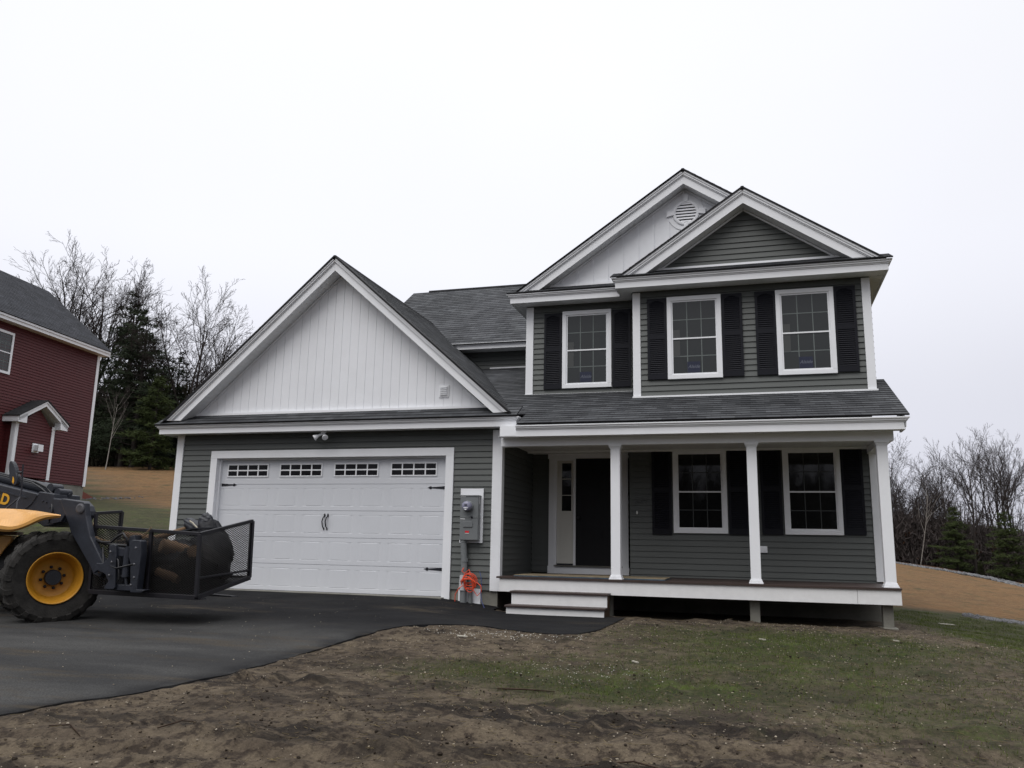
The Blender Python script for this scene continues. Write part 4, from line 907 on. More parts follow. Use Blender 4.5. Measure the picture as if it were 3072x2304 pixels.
mb.f.append(tuple(b0+j for j in range(n))); mb.f.append(tuple(b0+(len(secs)-1)*n+j for j in reversed(range(n)))); mb.uv.extend([(0,0)]*(2*n))
mb.v=[(10.2818+(v[0]-10.2818)*(v[1]+14.0929)/9.14,v[1],v[2]) for v in mb.v]; lb(mb,'fender',LY,smooth=False)
# boom
mb=MB(); mb.prism([(-2.6,1.86),(-1.111,1.56),(-.888,1.516),(-.214,1.387),(-.203,1.425),(.088,1.39),(.098,1.322),(.279,1.309),(.38,1.23),(.426,1.15),(.428,1.09),(.347,.971),(.176,.928),(-.032,.899),(-.144,.952),(-.22,.999),(-1.046,1.186),(-2.6,1.5)],-4.02,-3.5); bo=lb(mb,'boom',LG,bevel=.012)
mb=MB(); mb.prism([(-2.0,1.64),(-1.05,1.472),(-.45,1.345),(-.42,1.33),(-.46,1.325),(-1.05,1.450),(-2.0,1.61)],-4.035,-4.02); mb.tube([(-.22,-4.03,1.37),(-.30,-4.03,1.24),(-.42,-4.03,1.16),(-.75,-4.03,1.12),(-.95,-4.03,1.06)],.006,6)
mb.prism([(.1,1.30),(.28,1.30),(.40,1.15),(.40,1.10),(.32,.98),(.16,.945),(.10,1.0)],-4.06,-4.02)
for (x,z) in ((-.1,1.28),(-.03,1.265),(.05,1.19),(.13,1.17),(.13,1.03),(.06,.97)): mb.lathe([(.014,0),(.014,.012),(0,.014)],Matrix.Translation((x,-4.02,z))@Matrix.Rotation(R_(90),4,'X'),8)
lb(mb,'boom_plate',LG,bo)
mb=MB(); mb.tube([(-2.6,-3.72,1.90),(-.30,-3.72,1.475)],.085,20); mb.tube([(-.42,-3.72,1.5),(-.2,-3.72,1.455)],.095,20); lb(mb,'boom_cylinder',LG,smooth=False)
mb=MB(); mb.tube([(-.3,-3.72,1.47),(.1,-3.72,1.38)],.035,12); mb.lathe([(.07,-.1),(.07,.1),(0,.1)],Matrix.Translation((-.17,-3.75,1.49))@Matrix.Rotation(R_(90),4,'X'),16); mb.lathe([(.06,-.12),(.06,.12),(0,.12)],Matrix.Translation((.03,-3.78,1.42))@Matrix.Rotation(R_(90),4,'X'),16); lb(mb,'cylinder_pin',LG)
mb=MB(); mb.tube([(-2.6,-3.80,1.99),(-.50,-3.80,1.585),(-.28,-3.82,1.51),(-.02,-3.9,1.36),(.11,-4.05,1.23),(.16,-4.08,1.1),(.10,-4.05,.98)],.016,8); mb.tube([(-2.6,-3.86,1.97),(-.52,-3.86,1.575),(-.3,-3.88,1.48),(.0,-3.95,1.33)],.012,8); lb(mb,'hydraulic_hose',BLACKP,smooth=True)
me=textmesh('AD',.225,.003,0,.008,'RIGHT'); me.materials.append(LYEL); t=bpy.data.objects.new('lettering',me); COL.objects.link(t); t.parent=bo; t.rotation_euler=(R_(90),R_(11),0); t.location=(-.745-1.0,-4.026+4.2,1.282+.39)
# front lever arms
P=[(.392,1.298),(.45,1.31),(.827,1.266),(.86,1.24),(.904,1.062),(1.026,.767),(1.23,.50),(1.33,.36),(1.33,.26),(1.27,.20),(1.15,.24),(1.087,.341),(.66,.831),(.60,.95)]
for y in (-4.2,-3.55):
    mb=MB(); mb.prism(P,-4.2,-4.1)
    near_shift(mb,-4.1,-.45 if y<-4 else .55)
    lb(mb,'lever_arm',LG,bevel=.012)
mb=MB(); mb.lathe([(.075,0),(.075,.012),(.05,.02),(0,.02)],Matrix.Translation((.79,-4.2,1.165))@Matrix.Rotation(R_(90),4,'X'),24); mb.lathe([(.06,0),(.06,.02),(.035,.03),(0,.03)],Matrix.Translation((1.29,-4.2,.31))@Matrix.Rotation(R_(90),4,'X'),20); near_shift(mb,-4.2,-.45); lb(mb,'pivot_pin',STEEL)
# mirror on a post
mb=MB(); c=[(-.42+.085*math.cos(a)*(1 if math.sin(a)<0 else .75),1.68+.185*math.sin(a)) for a in [2*math.pi*k/24 for k in range(24)]]; c=[(x+(z-1.68)*-.35,z) for x,z in c]; mb.prism(c,-4.33,-4.26); mi=lb(mb,'mirror',LG,bevel=.015)
mb=MB(); mb.prism([(-.40,1.63),(-.375,1.60),(-.365,1.55),(-.375,1.52),(-.40,1.55)],-4.335,-4.329); lb(mb,'reflector',LYEL,mi)
mb=MB(); mb.tube([(-.27,-4.3,1.813),(-.265,-4.3,1.69),(-.237,-4.3,1.445),(-.225,-4.32,1.324),(-.32,-4.45,1.15)],.012,8); mb.tube([(-.225,-4.32,1.324),(-.18,-4.4,1.25),(-.12,-4.45,1.14)],.012,8); mb.tube([(-.27,-4.3,1.69),(-.34,-4.3,1.69)],.02,8); lb(mb,'mirror_bracket',IRON)
# quick coupler, carriage and forks
H=[(1.517,.655),(1.60,.665),(1.629,.651),(1.655,.5),(1.662,.341),(1.69,.076),(1.66,.05),(1.509,.05),(1.50,.07),(1.566,.156),(1.50,.25),(1.472,.266),(1.36,.30),(1.30,.26),(1.28,.33),(1.33,.40),(1.436,.40),(1.517,.47)]
for y in (-4.36,-4.20,-3.6):
    mb=MB(); mb.prism(H,y,y+.045)
    if y<-4: near_shift(mb,y,-.36)
    lb(mb,'coupler_plate',LG,bevel=.008)
mb=MB(); mb.prism([(1.882,.70),(1.92,.73),(2.04,.73),(2.063,.715),(2.087,.52),(2.075,.064),(2.221,.062),(2.15,.02),(1.973,.019),(1.921,.418),(1.88,.5)],-4.38,-4.26); mb.prism([(1.73,.60),(1.80,.78),(1.87,.80),(1.90,.70),(1.97,.60)],-4.30,-4.16); mb.box(1.55,2.02,-4.36,-4.30,.50,.62); mb.box(1.55,2.0,-4.36,-4.30,.04,.12); near_shift(mb,-4.3,-.32); lb(mb,'fork_carriage',LG,bevel=.008)
mb=MB(); mb.tube([(1.795,-4.3,.62),(1.80,-4.3,.22)],.052,14); mb.tube([(1.80,-4.3,.22),(1.83,-4.3,.10)],.022,10); near_shift(mb,-4.3,-.36); lb(mb,'tilt_cylinder',LG)
for y in (-4.3,-3.6):
    mb=MB(); mb.hull8([(1.95,y,-.03),(3.05,y,-.045),(3.05,y+.13,-.045),(1.95,y+.13,-.03),(1.95,y,.01),(3.05,y,-.03),(3.05,y+.13,-.03),(1.95,y+.13,.01)]); lb(mb,'fork',STEEL)
mb=MB(); mb.tube([(1.55,-4.3,.10),(1.72,-4.34,.2),(1.86,-4.34,.30)],.012,6); mb.tube([(1.5,-4.3,.55),(1.7,-4.36,.45),(1.75,-4.36,.2),(1.65,-4.34,.08)],.013,6); mb.tube([(1.36,-4.3,.62),(1.45,-4.36,.40),(1.7,-4.38,.34),(1.95,-4.36,.40)],.011,6); near_shift(mb,-4.34,-.34); lb(mb,'grease_line',BLACKP,smooth=True)
mb=MB()
for (x,z) in ((1.58,.56),(1.62,.42),(1.60,.24),(2.0,.62),(2.0,.40),(2.02,.22),(1.98,.12)): mb.lathe([(.018,0),(.018,.014),(.01,.02),(0,.02)],Matrix.Translation((x,-4.385,z))@Matrix.Rotation(R_(90),4,'X'),8)
near_shift(mb,-4.38,-.36); lb(mb,'bolts',STEEL)
mb=MB(); mb.tube([(1.10,-4.15,.72),(1.25,-4.2,.69),(1.42,-4.22,.69),(1.55,-4.24,.78),(1.63,-4.24,.82),(1.68,-4.22,.75),(1.70,-4.2,.65)],.016,8); mb.tube([(1.05,-4.1,.70),(1.3,-4.1,.66),(1.7,-4.15,.64)],.022,8); near_shift(mb,-4.15,-.42); lb(mb,'coupler_hose',BLACKP,smooth=True)

# ------------------------------------------------------------------ MESH BASKET
BK=mat('black_basket_frame',(.008,.0075,.011),.45,.45,noise=(15,.4))
STR=mat('expanded_metal',(.014,.013,.013),.5,.45,metal=.3)
bk=empty('mesh_basket',(2.3,-3.9,-.02),0,'black steel basket with expanded metal sides filled with rubbish','basket')
def kb(mb,name,m,parent=None,**k):
    mb.v=[(v[0]-2.3,v[1]+3.9,v[2]+.02) for v in mb.v]; return mb.build(name,m,parent or bk,**k)
nf0,nf1=Vector((3.13,-4.5,.00)),Vector((3.10,-4.5,.825)); nr0,nr1=Vector((1.40,-4.5,.02)),Vector((1.37,-4.5,.905))
ff0,ff1=Vector((3.14,-3.34,.222)),Vector((3.12,-3.34,1.038)); fr0,fr1=Vector((1.40,-3.34,.22)),Vector((1.38,-3.34,1.0)); rp0,rp1=Vector((1.36,-4.0,.15)),Vector((1.35,-4.0,1.135)); nr2=Vector((1.36,-4.5,1.09))
def bar(mb,a,b,w=.032):
    d=(b-a).normalized(); u=d.cross(Vector((0,1,.01))).normalized() if abs(d.y)<.9 else Vector((1,0,0)); v=d.cross(u)
    mb.hull8([a-u*w-v*w,a+u*w-v*w,a+u*w+v*w,a-u*w+v*w,b-u*w-v*w,b+u*w-v*w,b+u*w+v*w,b-u*w+v*w])
mb=MB()
for a,b,w in ((nr1,nf1,.024),(nf1,ff1,.024),(nf0,nf1,.024),(ff0,ff1,.026),(nr0,nr1,.024),(nr0,nf0,.03),(nf0,ff0,.03),(ff0,fr0,.026),(nr2,rp1,.02),(rp0,rp1,.024),(nr1,nr2,.02),(fr0,nr0,.026),
    (nr0.lerp(nf0,.55),nr1.lerp(nf1,.55),.024),(nf0.lerp(nf1,.30),ff0.lerp(ff1,.13),.014)): bar(mb,a,b,w)
kb(mb,'frame',BK,bevel=.005)
def exp_panel(A,B,Cc,D,nu,nv,w=.0034):
    """A-B bottom, D-C top; strands both ways"""
    mb=MB(); P=lambda u,v:(A.lerp(B,u)).lerp(D.lerp(Cc,u),v)
    Wd=(B-A).length;Ht=(D-A).length; nrm=(B-A).cross(D-A).normalized()
    for s in (1,-1):
        for k in range(-nv,nu+nv+1):
            # strand: cell coords u*nu = k + s*v*nv
            pts=[]
            for v in (0,1):
                pts.append(((k+s*v*nv)/nu,v))
            (u0,v0),(u1,v1)=pts
            # clip u to 0..1
            t0,t1=0,1; du=u1-u0
            for lo,hi in ((0,1),):
                if abs(du)<1e-9:
                    if u0<0 or u0>1: t0,t1=1,0
                else:
                    ta=(0-u0)/du;tb=(1-u0)/du
                    if ta>tb: ta,tb=tb,ta
                    t0=max(t0,ta);t1=min(t1,tb)
            if t1-t0<.01: continue
            a=P(u0+du*t0,t0);b=P(u0+du*t1,t1); d=(b-a).normalized(); q=d.cross(nrm)*w; h=nrm*.003
            mb.hull8([a-q-h,a+q-h,a+q+h,a-q+h,b-q-h,b+q-h,b+q+h,b-q+h])
    return kb(mb,'mesh_panel',STR)
exp_panel(nr0,nf0,nf1,nr1,34,28); exp_panel(nf0,ff0,ff1,nf1,22,28); exp_panel(Vector((1.36,-4.5,.3)),Vector((1.36,-4.0,.3)),rp1,nr2,8,24)
mb=MB(); mb.hull8([nr0-Vector((0,0,.03)),nf0-Vector((0,0,.03)),ff0-Vector((0,0,.03)),fr0-Vector((0,0,.03)),nr0,nf0,ff0,fr0]); kb(mb,'floor_plate',BK)
def blob(c,r,seed,amp=.25,freq=3.,nu=40,nv=26,rot=0,taper=None,fold=0):
    mb=MB(); c=Vector(c); P=[]
    for j in range(nv+1):
        th=math.pi*j/nv
        for i in range(nu):
            ph=2*math.pi*i/nu; d=Vector((math.sin(th)*math.cos(ph),math.sin(th)*math.sin(ph),math.cos(th)))
            n=float(fbm(np.array([d.x*freq+seed]),np.array([d.y*freq+d.z*freq*1.3]),1.,3,seed)[0]); n2=float(fbm(np.array([d.z*freq*2+seed]),np.array([ph*freq*.8]),1.,3,seed+5)[0])
            k=1+amp*(n-.5)*2+fold*(abs(n2-.5))*2
            q=Vector((d.x*r[0]*k,d.y*r[1]*k,d.z*r[2]*k)); q.rotate(Matrix.Rotation(rot,3,'Y')); P.append((c+q)[:])
    mb.v=P
    for j in range(nv):
        for i in range(nu): a=j*nu+i;b=j*nu+(i+1)%nu; mb.f.append((a,b,b+nu,a+nu)); mb.uv.extend([(0,0)]*4)
    return mb
BAG=mat('black_plastic_bag',(.004,.0045,.007),.55,.22,bump=(14,.5)); GREY=mat('grey_rubber_sheet',(.018,.020,.026),.5,.4,noise=(5,.3),bump=(12,.4))
WOOD=mat('pale_split_wood',(.13,.080,.045),.8,.2,noise=(14,.45,(1,6,6))); BARK=mat('brown_bark',(.035,.022,.015),.9,.2,noise=(14,.5),bump=(25,.6)); JUNK=mat('dark_soil_rubbish',(.009,.007,.0055),.9,.2,noise=(16,.7),bump=(20,.8))
def blobo(mb,name,m,label,cat,group=None,smooth=True): return tag(mb.build(name,m,smooth=smooth),label,cat,group)
blobo(blob((2.76,-3.72,.60),(.27,.27,.40),3,.34,1.7,fold=.30,rot=R_(-24)),'rubbish_bag',BAG,'big black plastic bag bulging against the right end of the mesh basket','bag')
b_=blob((2.36,-3.95,.45),(.42,.34,.26),8,.25,3,fold=.2); blobo(b_,'rubbish_bag',BAG,'lower black plastic bag slumped in the middle of the mesh basket','bag')
mb=blob((2.50,-3.75,.90),(.26,.12,.10),12,.2,3,rot=R_(30)); mb2=blob((2.62,-3.75,1.00),(.11,.08,.13),14,.3,3); 
b=len(mb.v); mb.v+=mb2.v; mb.f+=[tuple(b+i for i in f) for f in mb2.f]; mb.uv+=mb2.uv
blobo(mb,'rubber_sheet',GREY,'folded grey rubber sheet sticking up out of the mesh basket','rubber sheet')
mb=MB(); mb.prism([(2.15,.82),(2.52,.90),(2.86,.915),(2.86,.93),(2.5,.918),(2.15,.835)],-3.9,-3.55); tag(mb.build('plastic_panel',GREY),'flat grey plastic panel lying across the top of the basket load','panel')
blobo(blob((2.25,-3.92,.27),(.78,.46,.20),21,.35,4),'rubbish_heap',JUNK,'dark soil and rubbish heaped on the floor of the mesh basket','rubbish')
blobo(blob((1.95,-4.08,.50),(.50,.30,.24),33,.35,4,fold=.2),'brush_bundle',JUNK,'dark bundle of roots and brush in the left half of the mesh basket','brush')
blobo(blob((2.80,-4.10,.40),(.26,.30,.24),37,.35,4,fold=.2),'brush_bundle',JUNK,'dark lump of roots low in the right front corner of the basket','brush')
def log(a,b,r,label,m=BARK):
    mb=MB(); pts=[Vector(a).lerp(Vector(b),k/6)+Vector((0,random.uniform(-.008,.008),random.uniform(-.008,.008))) for k in range(7)]
    mb.tube(pts,[r*random.uniform(.93,1.07) for _ in pts],12,cap=False); o=mb.build('log',m,None,smooth=True); tag(o,label,'log','logs thrown in the mesh basket')
    for e,s in ((pts[0],-1),(pts[-1],1)):
        d=(pts[-1]-pts[0]).normalized()*s; q=MB(); q.lathe([(r*1.0,0),(r*.9,.004),(0,.005)],Matrix.Translation(e)@d.to_track_quat('Z','Y').to_matrix().to_4x4(),12); c=q.build('cut_end',WOOD,o)
    return o
log((1.45,-4.0,.80),(2.05,-3.9,.72),.06,'long pale log at the back left of the mesh basket',WOOD)
log((1.50,-4.30,.60),(2.15,-4.25,.66),.07,'thick log lying along the near side of the basket')
log((2.38,-4.35,.66),(2.62,-3.95,.55),.10,'short fat log with its cut end against the near mesh',WOOD)
log((2.05,-4.2,.74),(2.32,-3.8,.90),.035,'thin pinkish branch end poking over the basket rail',WOOD)
log((2.95,-4.38,.60),(2.75,-4.1,.45),.09,'round log wedged in the near right corner of the basket',WOOD)
log((2.46,-3.9,1.02),(2.60,-3.88,.90),.012,'thin bleached stick leaning above the basket load',mat('bleached_stick',(.40,.37,.30),.7,.2))
log((2.42,-4.42,.32),(2.75,-4.40,.22),.06,'low pale log at the bottom of the near basket side',WOOD)
CH=mat('rusty_chain',(.20,.14,.09),.5,.4,metal=.5,noise=(20,.4))
def chain(pts,label):
    mb=MB(); P=[Vector(p) for p in pts]; tot=[(P[i+1]-P[i]).length for i in range(len(P)-1)]; n=int(sum(tot)/.028)
    def at(s):
        for i,l in enumerate(tot):
            if s<=l: return P[i].lerp(P[i+1],s/l),(P[i+1]-P[i]).normalized()
            s-=l
        return P[-1],(P[-1]-P[-2]).normalized()
    for k in range(n):
        c,d=at(sum(tot)*(k+.5)/n); u=d.cross(Vector((0,1,0))).normalized(); 
        if k%2: u=d.cross(u)
        ring=[c+d*.022*math.cos(a)+u*.011*math.sin(a) for a in [2*math.pi*j/10 for j in range(11)]]
        mb.tube(ring,.004,5,cap=False)
    tag(mb.build('chain',CH),label,'chain')
chain([(2.36,-4.56,.90),(2.30,-4.56,.84),(2.22,-4.52,.785),(2.10,-4.45,.76),(2.0,-4.4,.74)],'short rusty chain hooked over the middle of the near basket rail')
chain([(1.36,-4.54,.95),(1.37,-4.56,.88),(1.41,-4.56,.775),(1.50,-4.52,.73),(1.63,-4.5,.705),(1.75,-4.47,.71),(1.88,-4.42,.735)],'long slack chain hanging from the rear corner of the basket')
# ------------------------------------------------------------------ TREES
def mat_leafy(name,c,vary=.35): return mat(name,c,.9,.1,noise=(3.5,vary))
BARKG=mat('grey_bark',(.038,.032,.030),.9,.15,noise=(3,.3)); TWIG=mat('bare_twigs',(.036,.029,.027),.9,.1,noise=(1,.25)); BIRCH=mat('birch_bark',(.22,.20,.18),.8,.2,noise=(6,.45,(1,1,3)))
PINE=mat_leafy('dark_pine_needles',(.019,.026,.014)); PINE2=mat_leafy('green_pine_needles',(.030,.040,.013)); BROWNL=mat_leafy('russet_dead_leaves',(.055,.026,.014),.5); BRUSH=mat('dark_brush',(.050,.042,.040),.9,.1,noise=(1,.4))  # BRUSH colour is lightened to paint in haze over the right wood
def grow(rnd,H,r0,spread,levels,dens,up=.35,first=.25,crook=.18):
    """returns (trunk MB, twig MB)"""
    T=MB();C=MB()
    def br(p,d,L,r,lv):
        n=7 if lv==0 else (5 if lv==1 else (4 if lv==2 else 3)); pts=[p.copy()];q=p.copy();dd=d.normalized()
        for i in range(n):
            dd=(dd+Vector((rnd.gauss(0,1),rnd.gauss(0,1),rnd.gauss(0,.6)))*crook*(.35 if lv==0 else 1)*.6+Vector((0,0,up*(.1 if lv==0 else .12)))).normalized(); q=q+dd*(L/n); pts.append(q.copy())
        end=.25 if lv==0 else .35
        rads=[r*(1-(1-end)*i/n) for i in range(n+1)]
        k=[8,6,5,3,3][min(lv,4)]; (T if lv<=1 else C).tube(pts,rads,k,cap=False)
        if lv>=levels: return
        m=dens[lv]; f0=first if lv==0 else .18
        for j in range(m):
            f=f0+(1-f0)*((j+rnd.random())/m); f=min(f,.985); x=f*n;i=int(x);t=x-i; pp=pts[i].lerp(pts[min(i+1,n)],t); ax=(pts[min(i+1,n)]-pts[i]).normalized()
            a=rnd.random()*6.283; o=ax.orthogonal().normalized(); o.rotate(Matrix.Rotation(a,3,ax)); ang=R_(rnd.uniform(28,58))*spread
            nd=(ax*math.cos(ang)+o*math.sin(ang)).normalized()
            ln=L*(rnd.uniform(.45,.62) if lv==0 else rnd.uniform(.42,.62))*(1.15-.55*f if lv==0 else 1.1-.4*f)
            rr=max(rads[i]*(.55 if lv==0 else .5),.011 if lv<2 else .009)
            br(pp,nd,ln,rr,lv+1)
    br(Vector((0,0,-.3)),Vector((rnd.uniform(-.04,.04),rnd.uniform(-.04,.04),1)),H*.80,r0,0)
    return T,C
def needles(rnd,H,Rb,n,base,clump,shape=.8,droop=.15,size=.22):
    """conifer: whorled limbs carrying needle tufts made of small blades"""
    T=MB();C=MB(); T.tube([(0,0,-.3),(.05,.03,H*.5),(0,0,H)],[H*.017,H*.011,.015],7,cap=False)
    z=base*H
    while z<H*.985:
        f=(z/H-base)/(1-base); L=Rb*(1-f)**shape*rnd.uniform(.7,1.15)+.12
        for k in range(rnd.randint(4,6)):
            if rnd.random()<.12: continue
            a=rnd.random()*6.283; l=L*rnd.uniform(.55,1.1); d=Vector((math.cos(a),math.sin(a),rnd.uniform(-.1,.28))); e=Vector((0,0,z))+d*l-Vector((0,0,droop*l*l/ max(Rb,.5)))
            T.tube([(0,0,z),tuple(Vector((0,0,z)).lerp(e,.5)+Vector((0,0,.05*l))),tuple(e)],[.02+.012*l,.014,.006],3,cap=False)
            m=max(3,int(clump*l))
            for j in range(m):
                t=.22+.78*rnd.random()**.7; c=Vector((0,0,z)).lerp(e,t)+Vector((rnd.gauss(0,.13*l),rnd.gauss(0,.13*l),rnd.gauss(0,.06)+.03))*.9
                for q in range(n):
                    v=Vector((rnd.gauss(0,1),rnd.gauss(0,1),rnd.gauss(.25,.6))).normalized()*size*rnd.uniform(.5,1.1); w=v.orthogonal().normalized()*size*.09
                    s=Vector((rnd.gauss(0,.05),rnd.gauss(0,.05),rnd.gauss(0,.03))); C.face([c+s-w,c+s+w,c+s+v])
        z+=H*rnd.uniform(.028,.048)
    return T,C
protos={}
def proto(kind,T,C,mt_,mc):
    protos[kind]=(T,C,mt_,mc)
def fan(rnd,H,r0,fork,nl,spread,dens):
    T=MB();C=MB()
    def poly(p,d,L,r,n,crook,up,mb,k,end=.3):
        pts=[p.copy()];q=p.copy();dd=d.normalized()
        for i in range(n):
            dd=(dd+Vector((rnd.gauss(0,1),rnd.gauss(0,1),rnd.gauss(0,.6)))*crook+Vector((0,0,up))).normalized(); q=q+dd*(L/n); pts.append(q.copy())
        rads=[r*(1-(1-end)*i/n) for i in range(n+1)]; mb.tube(pts,rads,k,cap=False); return pts,rads
    def sub(pts,rads,L,lv,f0):
        n=len(pts)-1; m=dens[lv]
        for j in range(m):
            f=f0+(1-f0)*((j+rnd.random())/m); f=min(f,.99); x=f*n;i=int(x);t=x-i; pp=pts[i].lerp(pts[i+1],t); ax=(pts[i+1]-pts[i]).normalized()
            o=ax.orthogonal().normalized(); o.rotate(Matrix.Rotation(rnd.random()*6.283,3,ax)); ang=R_(rnd.uniform(22,50)); nd=ax*math.cos(ang)+o*math.sin(ang)
            ln=L*rnd.uniform(.36,.58)*(1.12-.45*f); rr=max(rads[i]*.52,.0105)
            p2,r2=poly(pp,nd,ln,rr,5 if lv==0 else (4 if lv==1 else 3),.075,.045,T if lv==0 else C,[5,4,3,3][lv],.4)
            if lv+1<len(dens): sub(p2,r2,ln,lv+1,.12)
    tp,tr=poly(Vector((0,0,-.3)),Vector((rnd.uniform(-.03,.03),rnd.uniform(-.03,.03),1)),H*fork+.3,r0,5,.04,.1,T,9,.75)
    for k in range(nl):
        a=6.283*(k+rnd.uniform(-.3,.3))/nl; t=R_(rnd.uniform(14,58)*spread) if k else R_(6); d=Vector((math.cos(a)*math.sin(t),math.sin(a)*math.sin(t),math.cos(t)))
        s=tp[-1] if k<nl*.6 else tp[-2].lerp(tp[-1],rnd.random()); L=H*(1-fork)*rnd.uniform(.82,1.05)*(1.0-.18*math.sin(t))
        pts,rads=poly(s,d,L,r0*rnd.uniform(.38,.52),8,.07,.055,T,6,.22); sub(pts,rads,L,0,.32)
    return T,C
r=random.Random(5)
for kind,args in (('oak',(14,.30,.26,11,1.15,(9,7,5,3))),('oak2',(12,.26,.22,9,1.3,(9,7,5,3)))):
    T,C=fan(r,*args); proto(kind,T,C,BARKG,TWIG)
for kind,args in (('slim',(11,.12,.72,4,(12,5,5,4),.7,.38,.16)),('slim2',(10,.10,.85,4,(11,5,5,3),.55,.45,.22))):
    T,C=grow(r,*args); proto(kind,T,C,BARKG,TWIG)
T,C=grow(r,8,.05,.7,3,(10,5,5),.6,.45,.14); proto('birch',T,C,BIRCH,TWIG)
T,C=needles(r,13,3.2,6,.16,8,.6,.12,.32); proto('pine',T,C,BARKG,PINE)
T,C=needles(r,10,3.5,7,.10,8,.5,.2,.32); proto('pine2',T,C,BARKG,PINE)
T,C=needles(r,5.5,1.9,8,.03,13,.7,.1,.24); proto('ypine',T,C,BARKG,PINE2)
built={}
def tree(kind,x,y,h,label,group,rz=None,z=None,lean=(0,0)):
    T,C,m1,m2=protos[kind]; zt=gz(x,y) if z is None else z; H0={'oak':16.6,'oak2':13.0,'slim':12.2,'slim2':10.8,'birch':8.3,'pine':13,'pine2':10,'ypine':5.5}[kind]
    s=h/H0; nm={'oak':'bare_tree','oak2':'bare_tree','slim':'bare_tree','slim2':'bare_tree','birch':'birch_tree','pine':'pine_tree','pine2':'pine_tree','ypine':'young_pine'}[kind]
    e=empty(nm,(x,y,zt),random.uniform(0,6.28) if rz is None else rz,label,'tree',group); e.scale=(s,s,s); e.rotation_euler=(lean[0],lean[1],e.rotation_euler[2])
    if kind not in built: a=T.build('trunk',m1,e,smooth=True); b=C.build('crown',m2,e); built[kind]=(a,b)
    else:
        for o in built[kind]: c=o.copy(); COL.objects.link(c); c.parent=e
    return e
GL='trees on the slope behind the garage'; GRR='bare trees along the wood at the right edge'
for a in [('oak',-39.6,36.9,18.2,'tall bare tree with a wide fan of branches above the red house roof',1.0),
 ('pine2',-33.2,34.4,11.8,'wide dark pine just left of the mid green young pine',2.9),
 ('slim',-43.4,38.1,13.2,'lower bare tree rising over the red house roof at the far left',.3),
 ('oak2',-29.6,36.7,13.2,'spreading bare tree with open dark limbs nearest the garage gable',2.0),
 ('slim',-32.4,42.7,11.5,'thin bare tree between the spreading tree and the pines',4.1),
 ('slim2',-37.6,42.8,12.0,'slight bare tree half hidden behind the tall pines',.9),
 ('slim2',-28.2,38.7,9.6,'short bare tree low against the garage roof edge',1.9),
 ('pine',-35.1,36.2,13.6,'tallest dark pine with a ragged pointed top beside the red house',0),
 ('pine2',-31.2,33.2,10.9,'broad dark pine in front of the tallest pine',1),
 ('pine2',-36.5,34.6,9.6,'dark pine directly behind the red house corner',2.2),
 ('pine',-32.0,38.1,9.0,'dark pine to the right of the broad pine',3.3),
 ('pine2',-30.2,41.3,8.4,'low dark pine beside the garage gable edge',4.4),
 ('pine2',-34.0,38.8,8.8,'low dark pine filling the gap behind the birch',5.4),
 ('ypine',-27.9,31.1,6.4,'mid green young pine in front of the dark pines',0.4),
 ('ypine',-25.6,33.6,4.6,'smaller green young pine close to the garage roof edge',1.4),
 ('birch',-29.3,28.8,6.2,'leaning pale birch in front of the pines left of the garage',2.0)]:
    tree(a[0],a[1],a[2],a[3],a[4],GL,a[5],lean=(0,.28) if a[0]=='birch' else (0,0))
def RT(kind,x,y,h,label,rz,lean=(0,0),g=GRR): tree(kind,x,y,h,label,g,rz,lean=lean)
RT('oak2',21.5,55.3,8.0,'rounded bare tree with a forked crown right beside the porch column',.5)
RT('slim',20.2,53.2,7.4,'thin bare tree partly hidden by the porch corner column',1.0)
RT('slim2',22.7,57.8,7.6,'bare tree just behind the rounded one by the porch',2.0)
RT('birch',21.1,49.9,6.6,'white trunked birch leaning left near the porch corner',3.0,(0,-.13))
RT('slim2',23.3,55.9,6.9,'small bare tree between the two birches',4.0)
RT('birch',22.4,53.5,6.4,'thin white birch second from the porch corner',5.0)
RT('slim',23.4,50.6,9.2,'narrow reddish bare tree standing above its neighbours mid wood',.2)
RT('slim2',25.2,56.5,6.9,'low bare tree behind the narrow one',1.7)
RT('slim',24.5,49.9,10.2,'tall bare tree with a crooked top right of the narrow one',2.3)
RT('slim2',26.1,52.6,9.8,'broad bare tree with many upright limbs near the right edge',3.6)
RT('slim',27.5,56.2,10.4,'slim bare tree behind the broad one at right',4.6)
RT('slim',26.9,50.8,10.9,'tallest bare tree close to the right edge of the picture',5.5)
RT('slim',28.7,55.6,11.2,'bare tree on the very right edge of the picture',.9)
RT('slim2',24.9,60.6,6.8,'faint low bare tree far back in the middle of the wood',2.9)
RT('slim',30.5,53.0,10.5,'bare tree just beyond the right picture edge',1.2); RT('oak2',19.0,56.5,8.8,'bare tree hidden behind the porch roof edge',2.2)
GY='green pines in the wood at the right'
RT('ypine',23.2,48.9,4.3,'mid green pine in the middle of the right hand wood',.3,g=GY); RT('ypine',25.6,46.2,4.4,'largest green pine at the right edge of the picture',1.3,g=GY); RT('ypine',26.8,44.5,3.6,'green pine half cut off by the right edge',2.3,g=GY); RT('ypine',24.6,52.8,3.4,'darker pine behind the green pines at right',3.3,g=GY); RT('ypine',23.3,43.4,.85,'tiny round pine seedling by the rocks at right',4.3,g=GY)
